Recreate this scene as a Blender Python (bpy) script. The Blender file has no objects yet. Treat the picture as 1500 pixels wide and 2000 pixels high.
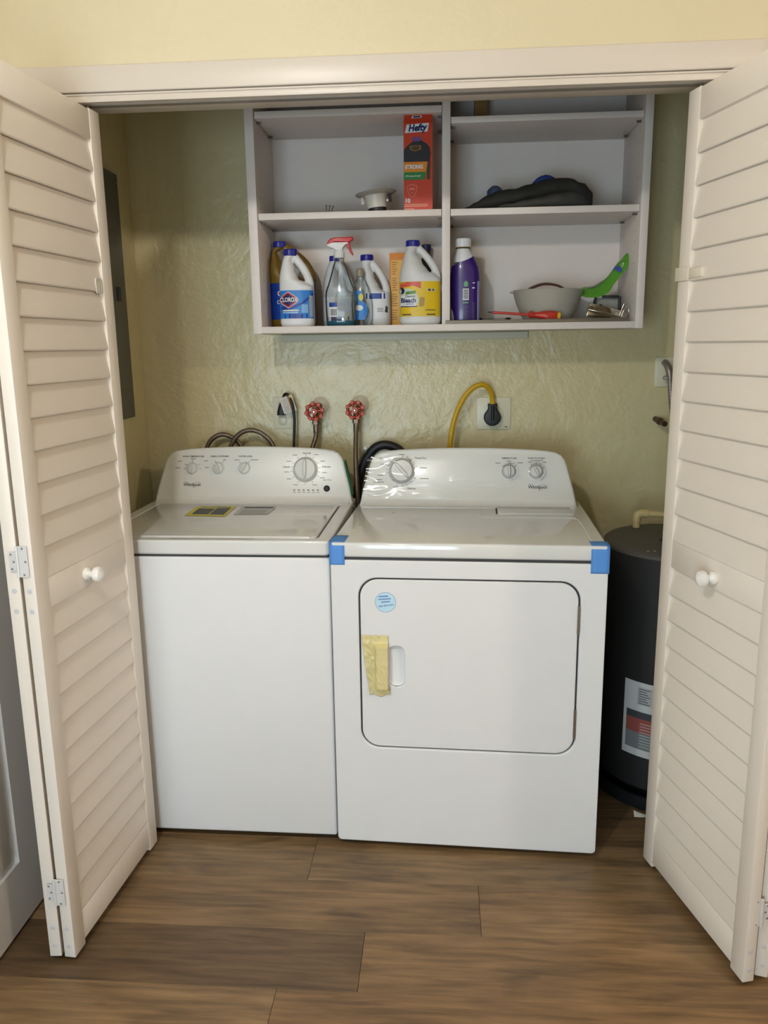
import bpy, bmesh, math, random
from mathutils import Vector, Matrix, noise

random.seed(11)
SC = bpy.context.scene
COL = SC.collection

# ---------------------------------------------------------------- camera
CAM_H, PITCH, YAW, ROLL, FPX = 1.4336, 0.2075, 0.0737, 0.0137, 1546.63
def _basis():
    fwd = Vector((0, math.cos(PITCH), -math.sin(PITCH))); right = Vector((1, 0, 0)); up = right.cross(fwd)
    Rz = Matrix.Rotation(YAW, 3, 'Z'); fwd, right, up = Rz @ fwd, Rz @ right, Rz @ up
    cr, sr = math.cos(ROLL), math.sin(ROLL)
    return cr*right - sr*up, sr*right + cr*up, fwd
_R, _U, _F = _basis()
cam_d = bpy.data.cameras.new('camera'); cam = bpy.data.objects.new('camera', cam_d); COL.objects.link(cam)
cam_d.sensor_width = 36; cam_d.sensor_fit = 'AUTO'; cam_d.lens = FPX/2000*36; cam_d.clip_start = .02
cam.matrix_world = Matrix(((_R.x, _U.x, -_F.x, 0), (_R.y, _U.y, -_F.y, 0), (_R.z, _U.z, -_F.z, CAM_H), (0, 0, 0, 1)))
SC.camera = cam

# ---------------------------------------------------------------- light and exposure
SC.view_settings.view_transform = 'Standard'; SC.view_settings.look = 'None'
SC.view_settings.gamma = 1; SC.view_settings.use_curve_mapping = False
SC.view_settings.exposure = 0.0
SC.cycles.adaptive_threshold = .08; SC.cycles.max_bounces = 6; SC.cycles.glossy_bounces = 3; SC.cycles.caustics_reflective = False; SC.cycles.caustics_refractive = False
world = bpy.data.worlds.new('world'); SC.world = world; world.use_nodes = True
world.node_tree.nodes['Background'].inputs[0].default_value = (.75, .86, 1, 1)
world.node_tree.nodes['Background'].inputs[1].default_value = .3
def area(name, loc, rot, sx, sy, power, color):
    l = bpy.data.lights.new(name, 'AREA'); l.shape = 'RECTANGLE'; l.size = sx; l.size_y = sy
    l.energy = power; l.color = color
    o = bpy.data.objects.new(name, l); o.location = loc; o.rotation_euler = rot; COL.objects.link(o); return o
def lamp(name, loc, r, power, color):
    l = bpy.data.lights.new(name, 'POINT'); l.shadow_soft_size = r; l.energy = power; l.color = color
    o = bpy.data.objects.new(name, l); o.location = loc; COL.objects.link(o); return o
# daylight through the glass door in the wall behind the camera
area('daylight_glass_door', (-.90, -1.83, .86), (math.radians(90), 0, 0), 1.36, 1.42, 71, (.65, .85, 1.0))
# ceiling lamps of the room
lamp('ceiling_lamp_bulb', (-.62, .30, 2.36), .05, 40, (1, .965, .91))
lamp('ceiling_lamp_bulb', (1.95, .40, 2.34), .06, 50, (1, .84, .67))

# ---------------------------------------------------------------- materials
def lin(c):
    out = []
    for v in c[:3]:
        v = v/255
        out.append(v/12.92 if v <= .04045 else ((v+.055)/1.055)**2.4)
    return (*out, 1)
MATS = {}
def mat(name, rgb, rough=.5, metal=0, var=0, vscale=12, bump=0, bscale=60, coat=0, spec=.5, stretch=None, bdist=.002):
    if name in MATS: return MATS[name]
    m = bpy.data.materials.new(name); m.use_nodes = True; nt = m.node_tree; N = nt.nodes; L = nt.links
    p = N['Principled BSDF']; c = lin(rgb)
    p.inputs['Base Color'].default_value = c; p.inputs['Roughness'].default_value = rough
    p.inputs['Metallic'].default_value = metal; p.inputs['Coat Weight'].default_value = coat
    p.inputs['Coat Roughness'].default_value = .06
    p.inputs['Specular IOR Level'].default_value = spec
    tc = N.new('ShaderNodeTexCoord'); src = tc.outputs['Object']
    if stretch:
        mp = N.new('ShaderNodeMapping'); mp.inputs['Scale'].default_value = stretch
        L.new(src, mp.inputs[0]); src = mp.outputs[0]
    nz = N.new('ShaderNodeTexNoise'); nz.inputs['Scale'].default_value = vscale; nz.inputs['Detail'].default_value = 5
    L.new(src, nz.inputs['Vector'])
    mx = N.new('ShaderNodeMix'); mx.data_type = 'RGBA'
    v = max(var, .02)
    mx.inputs[6].default_value = tuple(x*(1-v) for x in c[:3]) + (1,)
    mx.inputs[7].default_value = tuple(min(1, x*(1+v)) for x in c[:3]) + (1,)
    L.new(nz.outputs[0], mx.inputs[0]); L.new(mx.outputs[2], p.inputs['Base Color'])
    if bump:
        n2 = N.new('ShaderNodeTexNoise'); n2.inputs['Scale'].default_value = bscale; n2.inputs['Detail'].default_value = 6
        L.new(src, n2.inputs['Vector'])
        b = N.new('ShaderNodeBump'); b.inputs['Strength'].default_value = bump; b.inputs['Distance'].default_value = bdist
        L.new(n2.outputs[0], b.inputs['Height']); L.new(b.outputs[0], p.inputs['Normal'])
    MATS[name] = m; return m
def clear_mat(name, tint, gloss=.1, rough=.06):
    m = bpy.data.materials.new(name); m.use_nodes = True; nt = m.node_tree; N = nt.nodes; L = nt.links
    N.remove(N['Principled BSDF'])
    t = N.new('ShaderNodeBsdfTransparent'); t.inputs[0].default_value = (*tint, 1)
    g = N.new('ShaderNodeBsdfGlossy'); g.inputs['Roughness'].default_value = rough
    f = N.new('ShaderNodeFresnel'); f.inputs[0].default_value = 1.22
    a = N.new('ShaderNodeMath'); a.operation = 'ADD'; a.inputs[1].default_value = gloss-.04; a.use_clamp = True
    mx = N.new('ShaderNodeMixShader'); L.new(f.outputs[0], a.inputs[0]); L.new(a.outputs[0], mx.inputs[0])
    L.new(t.outputs[0], mx.inputs[1]); L.new(g.outputs[0], mx.inputs[2]); L.new(mx.outputs[0], N['Material Output'].inputs[0])
    MATS[name] = m; return m
def wall_mat(name, rgb, rough, strength):
    """painted plaster: trowel ridges at large scale, orange peel at small scale"""
    m = mat(name, rgb, rough, var=.04, vscale=3); nt = m.node_tree; N = nt.nodes; L = nt.links; p = N['Principled BSDF']
    tc = N.new('ShaderNodeTexCoord')
    warp = N.new('ShaderNodeTexNoise'); warp.inputs['Scale'].default_value = 3.2; warp.inputs['Detail'].default_value = 4; warp.inputs['Distortion'].default_value = 1.6
    L.new(tc.outputs['Object'], warp.inputs['Vector'])
    fine = N.new('ShaderNodeTexNoise'); fine.inputs['Scale'].default_value = 70; fine.inputs['Detail'].default_value = 4
    L.new(tc.outputs['Object'], fine.inputs['Vector'])
    mid = N.new('ShaderNodeTexNoise'); mid.inputs['Scale'].default_value = 14; mid.inputs['Detail'].default_value = 8; mid.inputs['Roughness'].default_value = .6; mid.inputs['Distortion'].default_value = .8
    L.new(tc.outputs['Object'], mid.inputs['Vector'])
    pp = N.new('ShaderNodeMath'); pp.operation = 'PINGPONG'; pp.inputs[1].default_value = .11; L.new(warp.outputs[0], pp.inputs[0])
    s1 = N.new('ShaderNodeMath'); s1.operation = 'MULTIPLY_ADD'; s1.inputs[1].default_value = 3.0; L.new(pp.outputs[0], s1.inputs[0]); L.new(mid.outputs[0], s1.inputs[2])
    s2 = N.new('ShaderNodeMath'); s2.operation = 'MULTIPLY_ADD'; s2.inputs[1].default_value = .35; L.new(fine.outputs[0], s2.inputs[0]); L.new(s1.outputs[0], s2.inputs[2])
    b = N.new('ShaderNodeBump'); b.inputs['Strength'].default_value = strength; b.inputs['Distance'].default_value = .006
    L.new(s2.outputs[0], b.inputs['Height']); L.new(b.outputs[0], p.inputs['Normal'])
    return m
def wood_mat():
    m = bpy.data.materials.new('vinyl_plank_oak'); m.use_nodes = True; nt = m.node_tree; N = nt.nodes; L = nt.links; p = N['Principled BSDF']
    tc = N.new('ShaderNodeTexCoord'); oi = N.new('ShaderNodeObjectInfo')
    off = N.new('ShaderNodeVectorMath'); off.operation = 'SCALE'; cmb = N.new('ShaderNodeCombineXYZ')
    for i in range(3): L.new(oi.outputs['Random'], cmb.inputs[i])
    L.new(cmb.outputs[0], off.inputs[0]); off.inputs['Scale'].default_value = 40
    add = N.new('ShaderNodeVectorMath'); add.operation = 'ADD'; L.new(tc.outputs['Object'], add.inputs[0]); L.new(off.outputs[0], add.inputs[1])
    def nz(scale, st, detail=8, dist=0.):
        mp = N.new('ShaderNodeMapping'); mp.inputs['Scale'].default_value = st; L.new(add.outputs[0], mp.inputs[0])
        t = N.new('ShaderNodeTexNoise'); t.inputs['Scale'].default_value = scale; t.inputs['Detail'].default_value = detail; t.inputs['Distortion'].default_value = dist
        L.new(mp.outputs[0], t.inputs['Vector']); return t.outputs[0]
    grain = nz(5, (1, 12, 1), 7, .5); fine = nz(26, (1, 20, 1), 5); broad = nz(2.2, (1, 3.2, 1), 4, 1.2); knots = nz(3.2, (1, 2.6, 1), 3, .6)
    r1 = N.new('ShaderNodeValToRGB'); e = r1.color_ramp.elements
    e[0].position = .3; e[0].color = lin((80, 63, 45)); e[1].position = .72; e[1].color = lin((154, 126, 90))
    k = r1.color_ramp.elements.new(.5); k.color = lin((122, 97, 67))
    mx = N.new('ShaderNodeMath'); mx.operation = 'MULTIPLY_ADD'; mx.inputs[1].default_value = .55; L.new(grain, mx.inputs[0])
    m2 = N.new('ShaderNodeMath'); m2.operation = 'MULTIPLY'; m2.inputs[1].default_value = .45; L.new(broad, m2.inputs[0]); L.new(m2.outputs[0], mx.inputs[2])
    L.new(mx.outputs[0], r1.inputs[0])
    f2 = N.new('ShaderNodeMapRange'); f2.inputs[1].default_value = .3; f2.inputs[2].default_value = .7; f2.inputs[3].default_value = .92; f2.inputs[4].default_value = 1.05; L.new(fine, f2.inputs[0])
    kn = N.new('ShaderNodeMapRange'); kn.inputs[1].default_value = .66; kn.inputs[2].default_value = .78; kn.inputs[3].default_value = 1; kn.inputs[4].default_value = .55; L.new(knots, kn.inputs[0])
    mm = N.new('ShaderNodeMath'); mm.operation = 'MULTIPLY'; L.new(f2.outputs[0], mm.inputs[0]); L.new(kn.outputs[0], mm.inputs[1])
    c1 = N.new('ShaderNodeVectorMath'); c1.operation = 'SCALE'; L.new(r1.outputs[0], c1.inputs[0]); L.new(mm.outputs[0], c1.inputs['Scale'])
    c2 = N.new('ShaderNodeVectorMath'); c2.operation = 'MULTIPLY'; L.new(c1.outputs[0], c2.inputs[0]); L.new(oi.outputs['Color'], c2.inputs[1])
    L.new(c2.outputs[0], p.inputs['Base Color']); p.inputs['Roughness'].default_value = .42
    b = N.new('ShaderNodeBump'); b.inputs['Strength'].default_value = .15; b.inputs['Distance'].default_value = .001; L.new(grain, b.inputs['Height']); L.new(b.outputs[0], p.inputs['Normal'])
    MATS['wood'] = m; return m

M_WALL = wall_mat('cream_plaster_paint', (212, 200, 157), .26, .55)
M_ROOMWALL = wall_mat('cream_room_paint', (216, 203, 170), .5, .3)
M_CEIL = mat('ceiling_white', (236, 232, 222), .8, bump=.2)
M_TRIM = mat('white_trim_paint', (212, 202, 190), .35, bump=.03, bscale=30)
M_DOOR = mat('white_door_paint', (240, 230, 218), .38, bump=.03, bscale=40)
M_SHADEDOOR = mat('shaded_panel_door_paint', (214, 213, 212), .6)  # white door in shade; the shade is put into this greyer tone
M_APPL = mat('appliance_white_enamel', (226, 226, 224), .10, coat=.2)
M_BODY = mat('appliance_textured_white', (232, 232, 233), .55, bump=.04, bscale=260, spec=.3, bdist=.0006)
M_CONS = mat('console_white_plastic', (232, 231, 226), .25, coat=.2)
M_KNOB = mat('knob_white_plastic', (214, 213, 208), .3)
M_GREY = mat('print_grey', (120, 120, 122), .5)
M_DARK = mat('seam_dark', (52, 52, 54), .6)
M_INK = mat('print_black', (35, 35, 38), .5)
M_BLACK = mat('black_rubber', (22, 23, 26), .5)
M_MEL = mat('white_melamine', (226, 217, 210), .45, var=.03, vscale=30, bump=.05, bscale=90)
M_SUB = mat('subfloor', (70, 58, 44), .8)
M_STEEL = mat('brushed_steel', (170, 165, 155), .3, 1)
M_BRAID = mat('braided_steel_hose', (128, 112, 98), .38, .85, var=.3, vscale=260, bump=.6, bscale=420)
M_WOOD = wood_mat()
M_CLEAR = clear_mat('clear_plastic', (.90, .92, .91), .06, .13)
M_FILM = clear_mat('protective_film', (.985, .985, .985), .05, .11)
M_GLASS = clear_mat('window_glass', (.96, .98, .97), .05, .01)
M_BLUECAP = mat('blue_cap_plastic', (22, 30, 135), .35)
M_WHITEJUG = mat('white_jug_plastic', (226, 226, 226), .38, spec=.4)

# ---------------------------------------------------------------- helpers
def link(o, parent=None):
    COL.objects.link(o)
    if parent is not None: o.parent = parent
    return o
def tag(o, label=None, cat=None, group=None, kind=None):
    if label: o['label'] = label
    if cat: o['category'] = cat
    if group: o['group'] = group
    if kind: o['kind'] = kind
    return o
def root(name, label, cat, loc, rz=0, group=None):
    o = bpy.data.objects.new(name, None); o.empty_display_size = .05; COL.objects.link(o)
    o.location = loc; o.rotation_euler = (0, 0, rz); return tag(o, label, cat, group)
def sroot(name, loc=(0, 0, 0), rz=0):
    o = bpy.data.objects.new(name, None); o.empty_display_size = .05; COL.objects.link(o)
    o.location = loc; o.rotation_euler = (0, 0, rz); o['kind'] = 'structure'; return o
def fin(name, bm, m, parent=None, smooth=35, recalc=True):
    if recalc: bmesh.ops.recalc_face_normals(bm, faces=bm.faces)
    me = bpy.data.meshes.new(name); bm.to_mesh(me); bm.free()
    me.materials.append(m)
    if smooth:
        me.polygons.foreach_set('use_smooth', [True]*len(me.polygons)); me.set_sharp_from_angle(angle=math.radians(smooth))
    return link(bpy.data.objects.new(name, me), parent)
def bbox(bm, lo, hi, bev=0, seg=2, M=None):
    vs = [bm.verts.new((x, y, z)) for x in (lo[0], hi[0]) for y in (lo[1], hi[1]) for z in (lo[2], hi[2])]
    fs = [bm.faces.new([vs[i] for i in q]) for q in ((0, 1, 3, 2), (4, 6, 7, 5), (0, 4, 5, 1), (2, 3, 7, 6), (0, 2, 6, 4), (1, 5, 7, 3))]
    bmesh.ops.recalc_face_normals(bm, faces=fs)
    geo = vs
    if bev:
        es = list({e for f in fs for e in f.edges})
        r = bmesh.ops.bevel(bm, geom=es, offset=bev, segments=seg, profile=.5, affect='EDGES')
        geo = list({v for f in r['faces'] for v in f.verts} | {v for v in vs if v.is_valid})
    if M is not None: bmesh.ops.transform(bm, matrix=M, verts=[v for v in geo if v.is_valid])
def box(name, lo, hi, m, parent=None, bev=0, seg=2, M=None):
    bm = bmesh.new(); bbox(bm, lo, hi, bev, seg, M); return fin(name, bm, m, parent)
def blathe(bm, prof, seg=24, M=None, flute=0):
    rings = []
    for k, (r, z) in enumerate(prof):
        rr = []
        for i in range(seg):
            a = 2*math.pi*i/seg; q = r*(1+flute*(1 if i % 2 else -1)) if flute else r
            v = Vector((q*math.cos(a), q*math.sin(a), z)); rr.append(bm.verts.new(M @ v if M is not None else v))
        rings.append(rr)
    for a, b in zip(rings, rings[1:]):
        for i in range(seg): bm.faces.new((a[i], a[(i+1) % seg], b[(i+1) % seg], b[i]))
    bm.faces.new(rings[0][::-1]); bm.faces.new(rings[-1])
def lathe(name, prof, m, parent=None, seg=24, M=None, flute=0, smooth=35):
    bm = bmesh.new(); blathe(bm, prof, seg, M, flute); return fin(name, bm, m, parent, smooth)
def catmull(pts, n=8):
    P = [Vector(p) for p in pts]; P = [2*P[0]-P[1]] + P + [2*P[-1]-P[-2]]; out = []
    for i in range(1, len(P)-2):
        for k in range(n):
            t = k/n; a, b, c, d = P[i-1:i+3]
            out.append(.5*((2*b)+(c-a)*t+(2*a-5*b+4*c-d)*t*t+(3*b-a-3*c+d)*t**3))
    out.append(P[-2]); return out
def btube(bm, pts, r, seg=10, closed=False, sy=1.0):
    pts = [Vector(p) for p in pts]; n = len(pts); R = r if callable(r) else (lambda t: r)
    tan = []
    for i in range(n):
        a = pts[(i-1) % n] if (closed or i > 0) else pts[i]; b = pts[(i+1) % n] if (closed or i < n-1) else pts[i]
        tan.append((b-a).normalized())
    up = Vector((0, 0, 1)) if abs(tan[0].z) < .9 else Vector((0, 1, 0))
    nrm = (up - tan[0]*up.dot(tan[0])).normalized(); rings = []
    for i in range(n):
        nrm = (nrm - tan[i]*nrm.dot(tan[i])).normalized(); bn = tan[i].cross(nrm); q = R(i/max(1, n-1))
        rings.append([bm.verts.new(pts[i]+nrm*q*math.cos(2*math.pi*k/seg)+bn*q*sy*math.sin(2*math.pi*k/seg)) for k in range(seg)])
    pr = list(zip(rings, rings[1:])) + ([(rings[-1], rings[0])] if closed else [])
    for a, b in pr:
        for k in range(seg): bm.faces.new((a[k], a[(k+1) % seg], b[(k+1) % seg], b[k]))
    if not closed: bm.faces.new(rings[0][::-1]); bm.faces.new(rings[-1])
def tube(name, pts, r, m, parent=None, seg=10, n=8, closed=False, sy=1.0):
    bm = bmesh.new(); btube(bm, catmull(pts, n) if n else pts, r, seg, closed, sy); return fin(name, bm, m, parent, 50)
def loft(bm, secs):
    """secs: list of closed loops of equal length"""
    rings = [[bm.verts.new(p) for p in s] for s in secs]; n = len(rings[0])
    for a, b in zip(rings, rings[1:]):
        for i in range(n): bm.faces.new((a[i], a[(i+1) % n], b[(i+1) % n], b[i]))
    bm.faces.new(rings[0][::-1]); bm.faces.new(rings[-1])
def selli(a, b, n, cx, cy, z, seg=32):
    out = []
    for i in range(seg):
        t = 2*math.pi*i/seg; c, s = math.cos(t), math.sin(t)
        out.append(Vector((cx+a*math.copysign(abs(c)**(2/n), c), cy+b*math.copysign(abs(s)**(2/n), s), z)))
    return out
def prism(name, pts, depth, m, parent=None, M=None, bev=0, seg=2, smooth=35):
    """2-D outline (x,z) facing -y, extruded to +y by depth"""
    bm = bmesh.new(); bprism(bm, pts, depth, M, bev, seg); return fin(name, bm, m, parent, smooth)
def bprism(bm, pts, depth, M=None, bev=0, seg=2):
    a = [bm.verts.new((p[0], 0, p[1])) for p in pts]; b = [bm.verts.new((p[0], depth, p[1])) for p in pts]; n = len(pts)
    f = [bm.faces.new(a), bm.faces.new(b[::-1])]
    for i in range(n): f.append(bm.faces.new((a[i], b[i], b[(i+1) % n], a[(i+1) % n])))
    bmesh.ops.recalc_face_normals(bm, faces=f); geo = a+b
    if bev:
        es = list({e for q in f[:2] for e in q.edges})
        r = bmesh.ops.bevel(bm, geom=es, offset=bev, segments=seg, profile=.5, affect='EDGES', clamp_overlap=True)
        geo = list({v for q in r['faces'] for v in q.verts} | {v for v in geo if v.is_valid})
    if M is not None: bmesh.ops.transform(bm, matrix=M, verts=[v for v in geo if v.is_valid])
def rrect(x0, x1, z0, z1, r, seg=8):
    out = []
    for cx, cz, a0 in ((x1-r, z1-r, 0), (x0+r, z1-r, 90), (x0+r, z0+r, 180), (x1-r, z0+r, 270)):
        for k in range(seg+1):
            a = math.radians(a0+90*k/seg); out.append((cx+r*math.cos(a), cz+r*math.sin(a)))
    return out
def ring(name, outer, inner, y0, y1, m, parent=None, bev=0, axis='Y'):
    """plate with a hole; both loops have the same number of points"""
    n = len(outer); bm = bmesh.new()
    V = lambda p, y: bm.verts.new((p[0], y, p[1]) if axis == 'Y' else (p[0], p[1], y))
    O0, I0, O1, I1 = [[V(p, y) for p in L] for L, y in ((outer, y0), (inner, y0), (outer, y1), (inner, y1))]
    for i in range(n):
        j = (i+1) % n
        bm.faces.new((O0[i], O0[j], I0[j], I0[i])); bm.faces.new((O1[j], O1[i], I1[i], I1[j]))
        bm.faces.new((O0[j], O0[i], O1[i], O1[j])); bm.faces.new((I0[i], I0[j], I1[j], I1[i]))
    o = fin(name, bm, m, parent, 35)
    if bev:
        b = o.modifiers.new('bevel', 'BEVEL'); b.width = bev; b.segments = 3; b.limit_method = 'ANGLE'; b.angle_limit = math.radians(50)
    return o
def sheet(name, fn, nu, nv, m, parent=None, thick=0, smooth=40):
    bm = bmesh.new(); g = [[bm.verts.new(fn(i/nu, j/nv)) for j in range(nv+1)] for i in range(nu+1)]
    for i in range(nu):
        for j in range(nv): bm.faces.new((g[i][j], g[i+1][j], g[i+1][j+1], g[i][j+1]))
    o = fin(name, bm, m, parent, smooth)
    if thick:
        s = o.modifiers.new('thickness', 'SOLIDIFY'); s.thickness = thick; s.offset = 0
    return o
def flat(name, pts, surf, m, parent=None, cuts=0):
    """printed shape: 2-D polygon laid on a surface given by surf(u, v)"""
    bm = bmesh.new(); bm.faces.new([bm.verts.new((p[0], p[1], 0)) for p in pts])
    if cuts:
        bmesh.ops.triangulate(bm, faces=bm.faces[:]); bmesh.ops.subdivide_edges(bm, edges=bm.edges[:], cuts=cuts, use_grid_fill=True)
    for v in bm.verts: v.co = surf(v.co.x, v.co.y)
    return fin(name, bm, m, parent, 0)
def rectpts(x0, x1, z0, z1): return [(x0, z0), (x1, z0), (x1, z1), (x0, z1)]
def text(name, s, size, surf, m, parent=None, bold=0, shear=0, xs=1, align='CENTER'):
    cu = bpy.data.curves.new('lettering', 'FONT'); cu.body = s; cu.size = size; cu.align_x = align; cu.align_y = 'CENTER'
    cu.offset = bold; cu.shear = shear; cu.resolution_u = 3
    ob = bpy.data.objects.new('lettering', cu); COL.objects.link(ob)
    dg = bpy.context.evaluated_depsgraph_get(); me = bpy.data.meshes.new_from_object(ob.evaluated_get(dg))
    bpy.data.objects.remove(ob); bpy.data.curves.remove(cu)
    for v in me.vertices: v.co = surf(v.co.x*xs, v.co.y)
    me.name = name; me.materials.clear(); me.materials.append(m)
    return link(bpy.data.objects.new(name, me), parent)
def copy_tree(o, parent=None):
    c = o.copy(); COL.objects.link(c); c.parent = parent
    for ch in list(o.children): copy_tree(ch, c)
    return c
def at(x, y, Y):
    d = _F + _R*((x-750)/FPX) - _U*((y-1000)/FPX); return Vector((0, 0, CAM_H)) + d*(Y/d.y)

# ---------------------------------------------------------------- the shell of the room and closet
YF, YJ, YW = 1.99, 2.085, 2.88           # front face of the closet wall, its back face, closet back wall
XL, XR = -1.01, .872                      # door opening
XCL, XCR = -1.09, 1.06                    # closet side walls
ZH, ZC = 2.008, 2.44
YR = -1.8                                 # wall behind the camera
def wall(name, lo, hi, m, bev=0): o = box(name, lo, hi, m, None, bev); o['kind'] = 'structure'; return o
wall('wall_back', (XCL-.1, YW, 0), (XCR+.1, YW+.1, ZC), M_WALL)
wall('wall_closet_left', (XCL-.1, YJ, 0), (XCL, YW, ZC), M_WALL)
wall('wall_closet_right', (XCR, YJ, 0), (XCR+.1, YW, ZC), M_WALL)
bm = bmesh.new()
bbox(bm, (-2.7, YF, 0), (XL-.018, YJ, ZC)); bbox(bm, (XR+.018, YF, 0), (4.7, YJ, ZC)); bbox(bm, (XL-.018, YF, ZH+.018), (XR+.018, YJ, ZC))
o = fin('wall_front', bm, M_ROOMWALL, None, 0); o['kind'] = 'structure'
wall('ceiling', (-2.7, YR-.1, ZC), (4.7, YW+.1, ZC+.08), M_CEIL)
wall('wall_left', (-1.16, .5, 0), (-1.075, YF, ZC), M_ROOMWALL)
wall('wall_left_return', (-2.7, .5, 0), (-1.16, .6, ZC), M_ROOMWALL)
wall('wall_far_left', (-2.7, YR-.1, 0), (-2.6, .5, ZC), M_ROOMWALL)
wall('wall_right', (4.6, YR-.1, 0), (4.7, YF, ZC), M_ROOMWALL)
WX0, WX1, WZ0, WZ1 = -1.60, -.20, .13, 1.60
bm = bmesh.new()
bbox(bm, (-2.6, YR-.1, 0), (WX0, YR, ZC)); bbox(bm, (WX1, YR-.1, 0), (4.6, YR, ZC)); bbox(bm, (WX0, YR-.1, WZ1), (WX1, YR, ZC)); bbox(bm, (WX0, YR-.1, 0), (WX1, YR, WZ0))
o = fin('wall_rear', bm, M_ROOMWALL, None, 0); o['kind'] = 'structure'
w = sroot('window_1', (0, YR, 0))
bm = bmesh.new()
for lo, hi in (((WX0, -.04, WZ0), (WX0+.06, .02, WZ1)), ((WX1-.06, -.04, WZ0), (WX1, .02, WZ1)), ((WX0, -.04, WZ1-.06), (WX1, .02, WZ1)), ((WX0, -.04, WZ0), (WX1, .02, WZ0+.07)), ((-.93, -.04, WZ0), (-.87, .02, WZ1))): bbox(bm, lo, hi, .004)
fin('window_frame', bm, M_TRIM, w)
# jambs, head and casing around the closet opening
j = sroot('trim_1', (0, 0, 0))
box('side_jamb', (XL-.018, YF-.002, 0), (XL, YJ, ZH), M_TRIM, j, .001); box('side_jamb', (XR, YF-.002, 0), (XR+.018, YJ, ZH), M_TRIM, j, .001)
box('head_jamb', (XL-.018, YF-.002, ZH), (XR+.018, YJ, ZH+.018), M_TRIM, j, .001)
box('head_strip', (XL-.018, YF-.012, ZH-.003), (XR+.018, YF-.002, ZH+.013), M_TRIM, j, .0015)
box('door_track', (XL, 2.012, ZH-.002), (XR, 2.030, ZH+.001), mat('track_grey_metal', (150, 142, 134), .4, .5), j)
c = sroot('trim_2')
box('casing_board', (XL-.075, YF-.019, ZH+.017), (XR+.075, YF, 2.083), M_TRIM, c, .003, 3)
box('casing_bead', (XL-.018, YF-.015, ZH+.0105), (XR+.018, YF, ZH+.0155), M_TRIM, c, .002)
box('casing_leg', (XL-.065, YF-.019, 0), (XL-.018, YF, ZH+.017), M_TRIM, c, .003); box('casing_leg', (XR+.018, YF-.019, 0), (XR+.075, YF, ZH+.017), M_TRIM, c, .003)

# floor: every plank its own piece
fl = box('floor', (-2.7, YR-.1, -.06), (4.7, YW+.1, -.013), M_SUB); fl['kind'] = 'structure'
PW, PL, Y0 = .1885, 1.22, 1.523
joint = {2: -.365, 1: .101, 0: -.188, -1: -.373}
tone = {(1, 0): (.98, .97, .95), (1, 1): (1.02, 1.0, .97), (0, 0): (.62, .60, .60), (0, 1): (1.08, 1.05, 1.0), (-1, 0): (1.16, 1.16, 1.14), (-1, 1): (1.12, 1.06, 1.0), (2, 0): (1.02, 1.04, 1.06), (2, 1): (.96, .98, .98)}
kmin, kmax = int((YR-Y0)/PW)-1, int((YW-Y0)/PW)
for k in range(kmin, kmax+1):
    ya, yb = max(YR, Y0+k*PW), min(YW, Y0+(k+1)*PW)
    xa_b, xb_b = (-2.6, 4.6) if yb <= .6 else ((-1.075, 4.6) if yb < 2.0 else (XCL, XCR))
    j0 = joint.get(k, random.uniform(-.6, .6))
    for i in range(-3, 6):
        xa, xb = max(xa_b, j0+(i-1)*PL), min(xb_b, j0+i*PL)
        if xb-xa < .02 or yb-ya < .01: continue
        hx, hy = (xb-xa)/2, (yb-ya)/2
        bm = bmesh.new(); bbox(bm, (-hx+.0004, -hy+.0004, -.012), (hx-.0004, hy-.0004, 0), .0006, 1)
        pl = fin('plank', bm, M_WOOD, fl, 0); pl.location = ((xa+xb)/2, (ya+yb)/2, 0)
        g = random.uniform(.86, 1.1); t = tone.get((k, i), (g, g*random.uniform(.97, 1.0), g*random.uniform(.94, 1.0)))
        pl.color = (*t, 1)

# ---------------------------------------------------------------- louvred bifold doors
LW, LT, LB, LTOP, ST = .461, .0285, .012, 1.996, .048
def leaf_frame(sg):
    bm = bmesh.new()
    def B(x0, x1, y0, y1, z0, z1, bev=.0025):
        a, b = sorted((sg*y0, sg*y1)); bbox(bm, (x0, a, z0), (x1, b, z1), bev, 2)
    B(0, ST, 0, LT, LB, LTOP); B(LW-ST, LW, 0, LT, LB, LTOP)
    B(ST-.004, LW-ST+.004, .0015, LT-.0015, 1.925, LTOP-.002); B(ST-.004, LW-ST+.004, .0015, LT-.0015, .872, .941); B(ST-.004, LW-ST+.004, .0015, LT-.0015, .024, .105)
    o = fin('leaf', bm, M_DOOR, None, 30); me = o.data; bpy.data.objects.remove(o); return me
def slat_mesh(sg):
    # cross-section in (y, z): lower edge proud on the room side, upper edge tucked behind the slat above
    p = .0703; sec = [(.0012, .0042), (.0013, .0015), (.0022, -.0005), (.0042, -.0013), (.0066, -.0005), (.0172, p+.010), (.0120, p+.012)]
    bm = bmesh.new(); x0, x1 = ST-.002, LW-ST+.002
    a = [bm.verts.new((x0, sg*q[0], q[1])) for q in sec]; b = [bm.verts.new((x1, sg*q[0], q[1])) for q in sec]; n = len(sec)
    bm.faces.new(a); bm.faces.new(b[::-1])
    for i in range(n): bm.faces.new((a[i], b[i], b[(i+1) % n], a[(i+1) % n]))
    o = fin('slat', bm, M_DOOR, None, 55); me = o.data; bpy.data.objects.remove(o); return me
FRAME = {s: leaf_frame(s) for s in (1, -1)}; SLAT = {s: slat_mesh(s) for s in (1, -1)}
def plug_mesh():
    o = lathe('plug', [(.0058, -.0004), (.0058, .0004), (.0050, .0006)], mat('door_plug_filler', (205, 203, 205), .5), None, 14); me = o.data; bpy.data.objects.remove(o); return me
PLUG = plug_mesh()
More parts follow.
